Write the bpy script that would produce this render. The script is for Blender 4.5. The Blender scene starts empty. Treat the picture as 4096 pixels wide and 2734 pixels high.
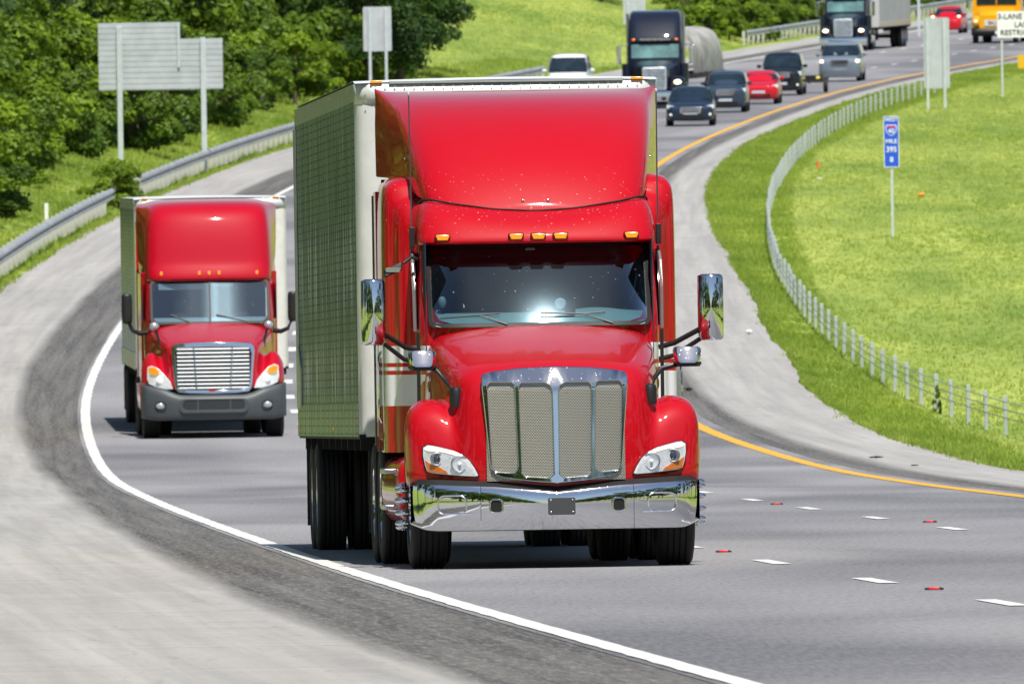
import bpy, bmesh, math, random
import numpy as np
from mathutils import Vector, Matrix
R = math.radians
random.seed(7)
C = bpy.context.scene.collection
SC = bpy.context.scene

# ------------------------------------------------------------------ tagging
def tag(o, label=None, cat=None, group=None, kind=None):
    if label: o['label'] = label
    if cat: o['category'] = cat
    if group: o['group'] = group
    if kind: o['kind'] = kind
    return o
def empty(name, loc=(0, 0, 0), rot=(0, 0, 0), parent=None):
    o = bpy.data.objects.new(name, None); C.objects.link(o)
    o.location = loc; o.rotation_euler = rot; o.empty_display_size = .2
    if parent: o.parent = parent
    return o
def kids(o): return [c for c in bpy.data.objects if c.parent == o]
def copy_tree(o, parent=None):
    c = o.copy(); C.objects.link(c); c.parent = parent
    for ch in list(o.children): copy_tree(ch, c)
    return c

# ------------------------------------------------------------------ materials
MATS = {}
def newmat(name):
    m = bpy.data.materials.new(name); m.use_nodes = True
    nt = m.node_tree; b = nt.nodes['Principled BSDF']
    return m, nt, b
class NT:
    """tiny node helper"""
    def __init__(s, nt): s.nt = nt
    def n(s, t, **kw):
        x = s.nt.nodes.new(t)
        for k, v in kw.items(): setattr(x, k, v)
        return x
    def l(s, a, b): s.nt.links.new(a, b)
    def math(s, op, a, b=None, c=None, clamp=False):
        x = s.n('ShaderNodeMath', operation=op); x.use_clamp = clamp
        for i, v in enumerate((a, b, c)):
            if v is None: continue
            if isinstance(v, (int, float)): x.inputs[i].default_value = v
            else: s.l(v, x.inputs[i])
        return x.outputs[0]
    def mix(s, fac, a, b):
        x = s.n('ShaderNodeMix', data_type='RGBA')
        for i, v in ((0, fac), (6, a), (7, b)):
            if isinstance(v, (int, float)): x.inputs[i].default_value = v
            elif isinstance(v, tuple): x.inputs[i].default_value = v if len(v) == 4 else (*v, 1)
            else: s.l(v, x.inputs[i])
        return x.outputs[2]
    def noise(s, vec, scale, detail=4, rough=.55, dist=0):
        x = s.n('ShaderNodeTexNoise'); x.inputs['Scale'].default_value = scale
        x.inputs['Detail'].default_value = detail; x.inputs['Roughness'].default_value = rough
        x.inputs['Distortion'].default_value = dist
        if vec is not None: s.l(vec, x.inputs['Vector'])
        return x.outputs['Fac']
    def mapping(s, vec, scale=(1, 1, 1), loc=(0, 0, 0)):
        x = s.n('ShaderNodeMapping'); s.l(vec, x.inputs['Vector'])
        x.inputs['Scale'].default_value = scale; x.inputs['Location'].default_value = loc
        return x.outputs[0]
    def ramp(s, fac, stops):
        x = s.n('ShaderNodeValToRGB'); cr = x.color_ramp
        while len(cr.elements) < len(stops): cr.elements.new(.5)
        for e, (p, c) in zip(cr.elements, stops):
            e.position = p; e.color = (c, c, c, 1) if isinstance(c, (int, float)) else (*c, 1)
        s.l(fac, x.inputs[0]); return x.outputs[0]
    def obj(s): return s.n('ShaderNodeTexCoord').outputs['Object']
    def uv(s): return s.n('ShaderNodeTexCoord').outputs['UV']
    def sep(s, v):
        x = s.n('ShaderNodeSeparateXYZ'); s.l(v, x.inputs[0]); return x.outputs
    def bump(s, h, strength, dist=.01):
        x = s.n('ShaderNodeBump'); x.inputs['Strength'].default_value = strength
        x.inputs['Distance'].default_value = dist; s.l(h, x.inputs['Height']); return x.outputs[0]

def simple(name, col, rough=.5, metal=0, coat=0, emit=None, estr=0, spec=None, var=0.0, vscale=6, dirt=0):
    if name in MATS: return MATS[name]
    m, nt, b = newmat(name)
    h = NT(nt)
    b.inputs['Base Color'].default_value = (*col, 1)
    b.inputs['Roughness'].default_value = rough; b.inputs['Metallic'].default_value = metal
    if coat: b.inputs['Coat Weight'].default_value = coat; b.inputs['Coat Roughness'].default_value = .03
    if emit: b.inputs['Emission Color'].default_value = (*emit, 1); b.inputs['Emission Strength'].default_value = estr
    if spec is not None: b.inputs['Specular IOR Level'].default_value = spec
    if var:
        nz = h.noise(h.obj(), vscale, 5)
        c2 = tuple(min(1, max(0, c * (1 - var))) for c in col); c1 = tuple(min(1, c * (1 + var)) for c in col)
        h.l(h.mix(h.ramp(nz, [(.3, 0.), (.7, 1.)]), c2, c1), b.inputs['Base Color'])
    if dirt:
        nz = h.noise(h.obj(), 45, 6, .7)
        f = h.ramp(nz, [(.62, 0.), (.7, 1.)])
        h.l(h.mix(h.math('MULTIPLY', f, dirt), (*col, 1), (.35, .3, .25, 1)), b.inputs['Base Color'])
        h.l(h.math('MULTIPLY_ADD', f, .35 * dirt, rough), b.inputs['Roughness'])
    MATS[name] = m; return m

def glass(name, tint=(.35, .42, .45), refl=.9, rough=.02, haze=0, fk=1.0):
    if name in MATS: return MATS[name]
    m, nt, b = newmat(name); h = NT(nt)
    out = nt.nodes['Material Output']; nt.nodes.remove(b)
    tr = h.n('ShaderNodeBsdfTransparent'); tr.inputs[0].default_value = (*tint, 1)
    gl = h.n('ShaderNodeBsdfGlossy'); gl.inputs['Roughness'].default_value = rough; gl.inputs[0].default_value = (refl * .78, refl * .92, refl, 1)
    fr = h.n('ShaderNodeFresnel'); fr.inputs['IOR'].default_value = 1.5
    nz = h.noise(h.mapping(h.obj(), (5, 5, .8)), 2.2, 6, .7)
    spk = h.ramp(h.noise(h.obj(), 34, 2, .5), [(.72, 0.), (.75, 1.)])
    sm = h.math('MULTIPLY', h.ramp(nz, [(.5, 0.), (.75, 1.)]), .04)
    mx = h.n('ShaderNodeMixShader'); h.l(h.math('MULTIPLY_ADD', fr.outputs[0], fk, .0), mx.inputs[0])
    h.l(tr.outputs[0], mx.inputs[1]); h.l(gl.outputs[0], mx.inputs[2])
    if haze:
        g2 = h.n('ShaderNodeBsdfGlossy'); g2.inputs['Roughness'].default_value = .13; g2.inputs[0].default_value = (.55, .82, 1, 1)
        m2 = h.n('ShaderNodeMixShader'); h.l(h.math('MULTIPLY_ADD', sm, haze * 4, haze), m2.inputs[0])
        h.l(mx.outputs[0], m2.inputs[1]); h.l(g2.outputs[0], m2.inputs[2])
        d3 = h.n('ShaderNodeBsdfDiffuse'); d3.inputs[0].default_value = (.6, .65, .62, 1); m3 = h.n('ShaderNodeMixShader'); h.l(h.math('MULTIPLY', spk, .35), m3.inputs[0]); h.l(m2.outputs[0], m3.inputs[1]); h.l(d3.outputs[0], m3.inputs[2]); mx = m3
    h.l(mx.outputs[0], out.inputs[0])
    MATS[name] = m; return m

def carpaint(name, col, rough=.22, bandz=None, dusty=.15, crough=.035):
    if name in MATS: return MATS[name]
    m, nt, b = newmat(name); h = NT(nt)
    b.inputs['Roughness'].default_value = .5; b.inputs['Specular IOR Level'].default_value = .12
    b.inputs['Coat Weight'].default_value = .75; b.inputs['Coat Roughness'].default_value = crough
    o = h.obj()
    base = (*col, 1)
    # bug splatter and road dust, very light
    spk = h.math('MULTIPLY', h.ramp(h.noise(o, 38, 2, .5), [(.70, 0.), (.72, 1.)]), h.ramp(h.math('ABSOLUTE', h.math('SUBTRACT', h.sep(o)[2], 3.02)), [(.12, 1.), (.30, 0.)]))
    nz = h.noise(o, 1.7, 5, .6)
    c = h.mix(h.math('MULTIPLY', h.ramp(nz, [(.4, 0.), (.8, 1.)]), dusty), base, tuple(min(1, x * .7 + .02) for x in col) + (1,))
    c = h.mix(h.math('MULTIPLY', spk, .5 if dusty > .12 else 0), c, (.75, .55, .45, 1))
    if bandz:
        x, y, z = h.sep(o)
        lo, hi, stripes, ymin = bandz
        def between(v, a, bb): return h.math('MULTIPLY', h.math('GREATER_THAN', v, a), h.math('LESS_THAN', v, bb))
        # the band's lower edge sweeps down toward the front of the cab
        lowedge = h.math('ADD', lo, h.math('MULTIPLY', h.math('MAXIMUM', h.math('SUBTRACT', 3.2, y), 0), .28))
        band = h.math('MULTIPLY', h.math('GREATER_THAN', z, lowedge), h.math('LESS_THAN', z, hi))
        for (a, bb) in stripes: band = h.math('MULTIPLY', band, h.math('SUBTRACT', 1, between(z, a, bb)))
        band = h.math('MULTIPLY', band, h.math('GREATER_THAN', y, ymin))
        c = h.mix(band, c, (.8, .8, .82, 1))
    h.l(c, b.inputs['Base Color'])
    MATS[name] = m; return m

def M_chrome():
    if 'chrome' in MATS: return MATS['chrome']
    m, nt, b = newmat('chrome'); h = NT(nt)
    b.inputs['Metallic'].default_value = 1; b.inputs['Base Color'].default_value = (.68, .70, .73, 1)
    o = h.obj()
    spk = h.ramp(h.noise(o, 60, 2, .5), [(.70, 0.), (.73, 1.)])
    nz = h.noise(h.mapping(o, (6, 6, 1)), 2.5, 5, .6)
    h.l(h.math('MULTIPLY_ADD', spk, .3, h.math('MULTIPLY_ADD', nz, .04, .02)), b.inputs['Roughness'])
    h.l(h.mix(h.math('MULTIPLY', spk, .35), (.68, .70, .73, 1), (.45, .42, .38, 1)), b.inputs['Base Color'])
    MATS['chrome'] = m; return m

# ------------------------------------------------------------------ mesh builder
class MB:
    def __init__(s): s.v = []; s.f = []; s.uv = None
    def add(s, vs, fs):
        k = len(s.v); s.v += [tuple(p) for p in vs]; s.f += [tuple(i + k for i in f) for f in fs]; return s
    def box(s, x0, x1, y0, y1, z0, z1):
        return s.add([(x0, y0, z0), (x1, y0, z0), (x1, y1, z0), (x0, y1, z0), (x0, y0, z1), (x1, y0, z1), (x1, y1, z1), (x0, y1, z1)],
                     [(0, 3, 2, 1), (4, 5, 6, 7), (0, 1, 5, 4), (1, 2, 6, 5), (2, 3, 7, 6), (3, 0, 4, 7)])
    def grid(s, rows, closed=False):
        n = len(rows[0]); vs = [p for r in rows for p in r]; fs = []
        for i in range(len(rows) - 1):
            for j in range(n if closed else n - 1):
                a = i * n + j; b = i * n + (j + 1) % n
                fs.append((a, b, b + n, a + n))
        return s.add(vs, fs)
    def loft(s, rings, cap=True):
        s.grid(rings, closed=True)
        if cap:
            k = len(s.v) - len(rings) * len(rings[0]); n = len(rings[0])
            s.f.append(tuple(range(k + n - 1, k - 1, -1))); s.f.append(tuple(range(k + (len(rings) - 1) * n, k + len(rings) * n)))
        return s
    def tube(s, pts, r, n=10, cap=True):
        pts = [Vector(p) for p in pts]; rs = r if isinstance(r, (list, tuple)) else [r] * len(pts)
        rings = []
        for i, p in enumerate(pts):
            d = (pts[min(i + 1, len(pts) - 1)] - pts[max(i - 1, 0)]).normalized()
            up = Vector((0, 0, 1)) if abs(d.z) < .9 else Vector((1, 0, 0))
            a = d.cross(up).normalized(); b = a.cross(d)
            rings.append([tuple(p + rs[i] * (math.cos(t) * a + math.sin(t) * b)) for t in [2 * math.pi * k / n for k in range(n)]])
        return s.loft(rings, cap)
    def revolve_x(s, prof, cx, cy, cz, n=32):
        """prof: (x, radius) list revolved about the x axis through cy, cz"""
        rings = [[(cx + x, cy + r * math.cos(t), cz + r * math.sin(t)) for t in [2 * math.pi * k / n for k in range(n)]] for x, r in prof]
        return s.loft(rings, False)
    def prism_y(s, poly, y0, y1):
        n = len(poly)
        vs = [(x, y0, z) for x, z in poly] + [(x, y1, z) for x, z in poly]
        fs = [tuple(range(n)), tuple(range(2 * n - 1, n - 1, -1))] + [(i, i + n, (i + 1) % n + n, (i + 1) % n) for i in range(n)]
        return s.add(vs, fs)
    def prism_x(s, poly, x0, x1):
        n = len(poly)
        vs = [(x0, y, z) for y, z in poly] + [(x1, y, z) for y, z in poly]
        fs = [tuple(range(n)), tuple(range(2 * n - 1, n - 1, -1))] + [(i, i + n, (i + 1) % n + n, (i + 1) % n) for i in range(n)]
        return s.add(vs, fs)
    def ellipsoid(s, c, r, nu=14, nv=9):
        rings = []
        for i in range(1, nv):
            t = math.pi * i / nv
            rings.append([(c[0] + r[0] * math.sin(t) * math.cos(p), c[1] + r[1] * math.sin(t) * math.sin(p), c[2] - r[2] * math.cos(t)) for p in [2 * math.pi * k / nu for k in range(nu)]])
        return s.loft(rings)
    def mirror_x(s):
        k = len(s.v); vs = list(s.v); fs = list(s.f)
        s.v += [(-x, y, z) for x, y, z in vs]; s.f += [tuple(i + k for i in reversed(f)) for f in fs]; return s
    def build(s, name, mat, parent=None, smooth=True, subsurf=0, bevel=0, solid=0, weld=False, angle=40, loc=None):
        me = bpy.data.meshes.new(name); me.from_pydata(s.v, [], s.f)
        if weld or not subsurf or True:
            bm = bmesh.new(); bm.from_mesh(me)
            if weld: bmesh.ops.remove_doubles(bm, verts=bm.verts, dist=1e-4)
            bmesh.ops.recalc_face_normals(bm, faces=bm.faces); bm.to_mesh(me); bm.free()
        if mat: me.materials.append(mat)
        if smooth:
            me.polygons.foreach_set('use_smooth', [True] * len(me.polygons))
        o = bpy.data.objects.new(name, me); C.objects.link(o)
        if parent: o.parent = parent
        if loc: o.location = loc
        if solid:
            md = o.modifiers.new('solid', 'SOLIDIFY'); md.thickness = solid; md.offset = -1
        if bevel:
            md = o.modifiers.new('bevel', 'BEVEL'); md.width = bevel; md.segments = 3; md.limit_method = 'ANGLE'; md.angle_limit = R(35)
        if subsurf:
            md = o.modifiers.new('sub', 'SUBSURF'); md.levels = subsurf; md.render_levels = subsurf
        if smooth and not subsurf:
            try: me.set_sharp_from_angle(angle=R(angle))
            except Exception: pass
        return o
def mir(half):
    """mirror a half row (x from 0 outward) into a full row"""
    return [(-x, y, z) for x, y, z in reversed(half[1:])] + list(half)
def rrect(x0, x1, z0, z1, r, n=4):
    pts = []
    for cx, cz, a0 in ((x1 - r, z1 - r, 0), (x0 + r, z1 - r, 90), (x0 + r, z0 + r, 180), (x1 - r, z0 + r, 270)):
        for k in range(n + 1):
            a = R(a0 + 90 * k / n); pts.append((cx + r * math.cos(a), cz + r * math.sin(a)))
    return pts
def resample(poly, d):
    out = []
    for i in range(len(poly)):
        a = Vector(poly[i]); b = Vector(poly[(i + 1) % len(poly)]); n = max(1, int((b - a).length / d))
        out += [tuple(a + (b - a) * k / n) for k in range(n)]
    return out
def plate(name, outer, holes, yf, th, mat, parent, d=.03, bevel=.004):
    """flat plate in x-z with holes, wrapped onto depth y = yf(x, z)"""
    bm = bmesh.new(); edges = []
    for poly in [outer] + holes:
        pp = resample(poly, d); vs = [bm.verts.new((x, 0, z)) for x, z in pp]
        edges += [bm.edges.new((vs[i], vs[(i + 1) % len(vs)])) for i in range(len(vs))]
    bmesh.ops.triangle_fill(bm, edges=edges, use_beauty=True, use_dissolve=False)
    bmesh.ops.recalc_face_normals(bm, faces=bm.faces)
    geo = bmesh.ops.extrude_face_region(bm, geom=list(bm.faces))
    for v in [g for g in geo['geom'] if isinstance(g, bmesh.types.BMVert)]: v.co.y += th
    for v in bm.verts: v.co.y += yf(v.co.x, v.co.z)
    bmesh.ops.recalc_face_normals(bm, faces=bm.faces)
    me = bpy.data.meshes.new(name); bm.to_mesh(me); bm.free(); me.materials.append(mat)
    me.polygons.foreach_set('use_smooth', [True] * len(me.polygons))
    try: me.set_sharp_from_angle(angle=R(35))
    except Exception: pass
    o = bpy.data.objects.new(name, me); C.objects.link(o); o.parent = parent
    if bevel:
        md = o.modifiers.new('bevel', 'BEVEL'); md.width = bevel; md.segments = 2; md.limit_method = 'ANGLE'; md.angle_limit = R(50)
    return o
def text(name, body, size, mat, parent, loc, rot=(R(90), 0, 0), align='CENTER', ext=.002, xs=1):
    cu = bpy.data.curves.new(name, 'FONT'); cu.body = body; cu.size = size; cu.align_x = align; cu.align_y = 'CENTER'
    cu.extrude = ext; cu.materials.append(mat); cu.offset = size * .012
    t_ = bpy.data.objects.new('tmp_text', cu); C.objects.link(t_)
    me = bpy.data.meshes.new_from_object(t_.evaluated_get(bpy.context.evaluated_depsgraph_get())); bpy.data.objects.remove(t_)
    if not me.materials: me.materials.append(mat)
    o = bpy.data.objects.new(name, me); C.objects.link(o); o.parent = parent; o.location = loc; o.rotation_euler = rot; o.scale = (xs, 1, 1)
    return o

# ------------------------------------------------------------------ the lie of the land
FPX, HC, ROLL = 51000., 1.86, .0157          # focal length in picture units, eye height, camera roll
SA, SB, SG = 300., 460., .0225
def zr(Y):
    Y = np.asarray(Y, float)
    a = np.where(Y < SA, 0, np.where(Y < SB, SG * (Y - SA) ** 2 / (2 * (SB - SA)), SG * (SB - SA) / 2 + SG * (Y - SB)))
    top = SG * (SB - SA) / 2 + SG * (1500 - SB)
    return np.where(Y > 1500, top + SG * 150 * (1 - np.exp(-(Y - 1500) / 150.)), a)
def spline(xs, ys):
    n = len(xs); h = [xs[i + 1] - xs[i] for i in range(n - 1)]
    A = np.zeros((n, n)); b = np.zeros(n); A[0, 0] = A[-1, -1] = 1
    for i in range(1, n - 1):
        A[i, i - 1] = h[i - 1]; A[i, i] = 2 * (h[i - 1] + h[i]); A[i, i + 1] = h[i]
        b[i] = 3 * ((ys[i + 1] - ys[i]) / h[i] - (ys[i] - ys[i - 1]) / h[i - 1])
    c = np.linalg.solve(A, b); xs = np.array(xs, float); ys = np.array(ys, float); h = np.array(h)
    bb = (ys[1:] - ys[:-1]) / h - h * (2 * c[:-1] + c[1:]) / 3; d = (c[1:] - c[:-1]) / (3 * h)
    def f(x):
        x = np.asarray(x, float); i = np.clip(np.searchsorted(xs, x) - 1, 0, n - 2); t = x - xs[i]
        r = ys[i] + bb[i] * t + c[i] * t * t + d[i] * t ** 3
        s0 = bb[0]; t1 = h[-1]; s1 = bb[-1] + 2 * c[-2] * t1 + 3 * d[-1] * t1 * t1
        r = np.where(x < xs[0], ys[0] + s0 * (x - xs[0]), r)
        return np.where(x > xs[-1], ys[-1] + s1 * (x - xs[-1]), r)
    return f
XW = spline([120, 172, 212.5, 254, 320, 369.5, 399, 430, 458.5, 490, 560, 680.5, 1019.5, 1096], [1.21, -.96, -2.45, -3.87, -5.83, -7.05, -7.68, -8.17, -8.42, -8.52, -8.3, -6.5, 9.5, 15.17])
XY = spline([120, 180, 253, 280, 316, 344, 373, 450, 560, 718, 808, 914, 965, 1041, 1110], [11.3, 8.6, 5.85, 5.05, 4.36, 3.8, 3.15, 2.35, 2.55, 4.96, 8.4, 14.0, 17.6, 24.2, 30.6])
def VE(Y): return -4.15 + .58 * np.clip((np.asarray(Y, float) - 330) / 120, 0, 1)      # outer edge of the left shoulder
def lat(Y, o):
    """world x at depth Y for lateral offset o measured from the white edge line; beyond the yellow line offsets ride on it"""
    w = XY(Y) - XW(Y); o = np.asarray(o, float)
    return np.where(o <= 0, XW(Y) + o, np.where(o < 10.6, XW(Y) + o / 10.6 * w, XY(Y) + (o - 10.6)))
def hill(Y, o):
    """height of the verge above the road plane"""
    Y = np.asarray(Y, float); o = np.asarray(o, float)
    far = np.clip((Y - 250) / 200., 0, 1)
    L = np.clip(-o - 5.6, 0, None); up = np.minimum(.19 * L, 4.5 + .04 * L) * far
    dip = -.10 * np.clip(-o - 4.3, 0, 1.2) * np.clip(1 - L / 2., 0, 1)
    Rr = np.clip(o - 13.2, 0, None)
    right = -.45 * np.sin(np.clip(Rr / 9., 0, 1) * math.pi) * np.clip((Y - 200) / 150, 0, 1) * np.clip((620 - Y) / 200, 0, 1)
    return up + dip + right
def ground_z(X, Y):
    w = XY(Y) - XW(Y); d = X - XW(Y)
    o = np.where(d <= 0, d, np.where(d < w, d * 10.6 / w, 10.6 + d - w))
    return zr(Y) + hill(Y, o)
def unroll(u, v):
    x = u - 1174.5; y = 784. - v
    return x + ROLL * y, y - ROLL * x
def ray(u, v, Y):
    x, y = unroll(u, v); return Vector((x / FPX * Y, Y, HC + y / FPX * Y))
def at(u, v, lift=0.):
    """the ground point seen at a place in the photograph"""
    x, y = unroll(u, v); Ys = np.arange(100., 1480., .5)
    f = HC + y / FPX * Ys - ground_z(x / FPX * Ys, Ys) - lift
    i = int(np.argmax(f < 0)); Y = float(Ys[i])
    return Vector((x / FPX * Y, Y, float(ground_z(x / FPX * Y, Y))))
def slope(Y): return math.atan(float(zr(Y + 3) - zr(Y - 3)) / 6)
def heading(Y):
    """yaw that points a vehicle's local -y down the road toward the camera"""
    dx = float(XW(Y + 5) + XY(Y + 5) - XW(Y - 5) - XY(Y - 5)) / 2
    return -math.atan(dx / 10)

# ------------------------------------------------------------------ camera, light, world
cam = bpy.data.cameras.new('camera'); co = bpy.data.objects.new('camera', cam); C.objects.link(co)
cam.sensor_width = 36; cam.lens = FPX / 2349 * 36; cam.clip_start = 1; cam.clip_end = 12000
co.location = (0, 0, HC)
co.matrix_world = Matrix.Translation((0, 0, HC)) @ Matrix.Rotation(R(90), 4, 'X') @ Matrix.Rotation(-ROLL, 4, 'Z')
cam.dof.use_dof = True; cam.dof.focus_distance = 184; cam.dof.aperture_fstop = 27
SC.camera = co
SC.render.engine = 'CYCLES'
SC.view_settings.view_transform = 'Standard'; SC.view_settings.look = 'None'; SC.view_settings.exposure = 0; SC.view_settings.gamma = 1
SC.cycles.max_bounces = 8; SC.cycles.transparent_max_bounces = 12
SC.cycles.sample_clamp_indirect = 6; SC.cycles.caustics_reflective = False; SC.cycles.caustics_refractive = False
SUN_EL, SUN_AZ = R(60), R(10)                # azimuth: from straight behind the camera toward picture right
sd = Vector((math.sin(SUN_AZ) * math.cos(SUN_EL), -math.cos(SUN_AZ) * math.cos(SUN_EL), math.sin(SUN_EL)))
sl = bpy.data.lights.new('sun', 'SUN'); so = bpy.data.objects.new('sun', sl); C.objects.link(so)
sl.energy = 5.9; sl.angle = R(.53); sl.color = (1, .96, .88)
so.rotation_euler = sd.to_track_quat('Z', 'Y').to_euler()
w = bpy.data.worlds.new('World'); SC.world = w; w.use_nodes = True
h = NT(w.node_tree); sky = h.n('ShaderNodeTexSky', sky_type='NISHITA'); sky.sun_disc = False
sky.sun_elevation = SUN_EL; sky.sun_rotation = math.pi - SUN_AZ
sky.air_density = 1.; sky.dust_density = .6
h.l(sky.outputs[0], w.node_tree.nodes['Background'].inputs[0]); w.node_tree.nodes['Background'].inputs[1].default_value = .095
# ------------------------------------------------------------------ ground and road
def ribbon(name, Ys, offs, dz, mat, kind='structure', uvs=True, hillon=True, jit=0):
    Ys = np.asarray(Ys, float); n = len(offs)
    V = np.zeros((len(Ys), n, 3)); U = np.zeros((len(Ys), n, 2))
    for j, o in enumerate(offs):
        oo = o(Ys) if callable(o) else np.full(len(Ys), float(o))
        V[:, j, 0] = lat(Ys, oo); V[:, j, 1] = Ys; V[:, j, 2] = zr(Ys) + (hill(Ys, oo) if hillon else 0) + dz
        U[:, j, 0] = oo; U[:, j, 1] = Ys
    me = bpy.data.meshes.new(name); k = len(Ys)
    fs = [(i * n + j, i * n + j + 1, (i + 1) * n + j + 1, (i + 1) * n + j) for i in range(k - 1) for j in range(n - 1)]
    me.from_pydata(V.reshape(-1, 3).tolist(), [], fs)
    uvl = me.uv_layers.new(name='UVMap'); idx = np.zeros(len(me.loops), int); me.loops.foreach_get('vertex_index', idx)
    uvl.data.foreach_set('uv', U.reshape(-1, 2)[idx].ravel())
    me.polygons.foreach_set('use_smooth', [True] * len(me.polygons)); me.materials.append(mat)
    ob = bpy.data.objects.new(name, me); C.objects.link(ob)
    if kind: ob['kind'] = kind
    return ob

# materials of the setting
def M_asphalt():
    m, nt, b = newmat('asphalt'); h = NT(nt); uv = h.uv()
    x, y, z = h.sep(uv)
    big = h.noise(h.mapping(uv, (.17, .042, 1)), 1, 1.8, .5, .5)
    big = h.ramp(big, [(.34, 0.), (.64, 1.)])
    fine = h.noise(h.mapping(uv, (30, 1.3, 1)), 1, 6, .8)
    # darker strip down the middle of each lane, from dripped oil
    ph = h.math('FRACT', h.math('DIVIDE', x, 3.55)); d = h.math('ABSOLUTE', h.math('SUBTRACT', ph, .5))
    oil = h.ramp(d, [(0., 1.), (.2, 0.)])
    c = h.mix(big, (.105, .106, .120, 1), (.255, .25, .262, 1))
    c = h.mix(h.math('MULTIPLY', oil, .22), c, (.10, .10, .115, 1))
    c = h.mix(h.math('MULTIPLY', h.ramp(fine, [(.42, 0.), (.66, 1.)]), .30), c, (.42, .41, .41, 1))
    c = h.mix(h.math('MULTIPLY', h.ramp(fine, [(.30, 1.), (.48, 0.)]), .45), c, (.06, .06, .07, 1))
    h.l(c, b.inputs['Base Color']); b.inputs['Roughness'].default_value = .85
    h.l(h.bump(fine, .35, .01), b.inputs['Normal']); return m
def M_strip(dark, light, sx=1.2, sy=.05, name='rumble_asphalt'):
    m, nt, b = newmat(name); h = NT(nt); uv = h.uv()
    n1 = h.noise(h.mapping(uv, (sx, sy, 1)), 1.5, 5, .6, .4); n2 = h.noise(h.mapping(uv, (26, 1.1, 1)), 1, 6, .85)
    c = h.mix(h.ramp(n1, [(.35, 0.), (.68, 1.)]), (*dark, 1), (*light, 1))
    c = h.mix(h.math('MULTIPLY', h.ramp(n2, [(.48, 0.), (.68, 1.)]), .75), c, tuple(min(1, q * 2.1) for q in light) + (1,))
    h.l(c, b.inputs['Base Color']); b.inputs['Roughness'].default_value = .9
    h.l(h.bump(n2, .5, .01), b.inputs['Normal']); return m
def M_shoulder(name, edge, sgn, wid):
    """pale paving that darkens softly toward the lane; edge: lateral offset of the change, sgn: side"""
    m, nt, b = newmat(name); h = NT(nt); uv = h.uv(); x, y, z = h.sep(uv)
    n1 = h.noise(h.mapping(uv, (1.3, .02, 1)), 1.6, 3, .5, .2)
    n2 = h.noise(h.mapping(uv, (22, .9, 1)), 1, 6, .85)
    n3 = h.noise(h.mapping(uv, (5, .05, 1)), 1, 4, .6, .5)
    n4 = h.noise(h.mapping(uv, (.15, .9, 1)), 1, 4, .7)
    c = h.mix(h.ramp(n1, [(.3, 0.), (.7, 1.)]), (.315, .302, .29, 1), (.415, .40, .382, 1))
    c = h.mix(h.math('MULTIPLY', h.ramp(n3, [(.42, 0.), (.68, 1.)]), .38), c, (.21, .205, .21, 1))
    c = h.mix(h.math('MULTIPLY', h.ramp(n4, [(.5, 0.), (.72, 1.)]), .28), c, (.52, .505, .47, 1))
    c = h.mix(h.math('MULTIPLY', h.ramp(n2, [(.54, 0.), (.68, 1.)]), .35), c, (.15, .145, .14, 1))
    if sgn < 0: edge = h.math('ADD', edge, h.math('MULTIPLY', h.ramp(h.math('ABSOLUTE', h.math('DIVIDE', h.math('SUBTRACT', y, 300), 150)), [(0., 1.), (1., 0.)]), .58))
    g = h.math('MULTIPLY', h.math('SUBTRACT', x, edge), sgn)              # > 0 on the pale side
    ck = h.math('ABSOLUTE', h.math('SUBTRACT', h.noise(h.mapping(uv, (.55, .16, 1)), 1, 3, .6, .4), .5))
    c = h.mix(h.math('MULTIPLY', h.ramp(ck, [(.002, 1.), (.006, 0.)]), .35), c, (.17, .16, .15, 1))
    jt = h.math('FRACT', h.math('DIVIDE', y, 9.2)); c = h.mix(h.math('MULTIPLY', h.math('LESS_THAN', jt, .035), .18), c, (.15, .145, .14, 1))
    g = h.math('ADD', g, h.math('MULTIPLY', h.math('SUBTRACT', h.noise(h.mapping(uv, (2, .05, 1)), 1, 5, .7), .5), .28))
    f = h.ramp(h.math('MULTIPLY_ADD', g, 1 / wid, .5), [(0., 0.), (.5, .45), (1., 1.)])
    dk = h.mix(h.ramp(n3, [(.35, 0.), (.7, 1.)]), (.050, .048, .050, 1), (.135, .13, .125, 1))
    dk = h.mix(h.math('MULTIPLY', h.ramp(n2, [(.48, 0.), (.66, 1.)]), .7), dk, (.30, .28, .25, 1))
    h.l(h.mix(f, dk, c), b.inputs['Base Color']); b.inputs['Roughness'].default_value = .9
    h.l(h.bump(n2, .3, .01), b.inputs['Normal']); return m
def M_paint(name, col, wear=.5):
    m, nt, b = newmat(name); h = NT(nt); uv = h.uv()
    n2 = h.noise(h.mapping(uv, (22, 6, 1)), 1, 6, .8)
    c = h.mix(h.math('MULTIPLY', h.ramp(n2, [(.5, 0.), (.75, 1.)]), wear), (*col, 1), tuple(q * .55 + .04 for q in col) + (1,))
    h.l(c, b.inputs['Base Color']); b.inputs['Roughness'].default_value = .6; return m
def M_grassground():
    m, nt, b = newmat('grass_ground'); h = NT(nt)
    g = h.n('ShaderNodeNewGeometry').outputs['Position']
    n1 = h.noise(h.mapping(g, (.35, .03, .35)), 1, 5, .6, .5); n2 = h.noise(g, 3.5, 6, .7)
    c = h.mix(h.ramp(n1, [(.35, 0.), (.65, 1.)]), (.16, .26, .03, 1), (.42, .48, .09, 1))
    c = h.mix(h.math('MULTIPLY', h.ramp(n2, [(.4, 0.), (.7, 1.)]), .5), c, (.06, .10, .012, 1))
    h.l(c, b.inputs['Base Color']); b.inputs['Roughness'].default_value = .95; return m

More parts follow.
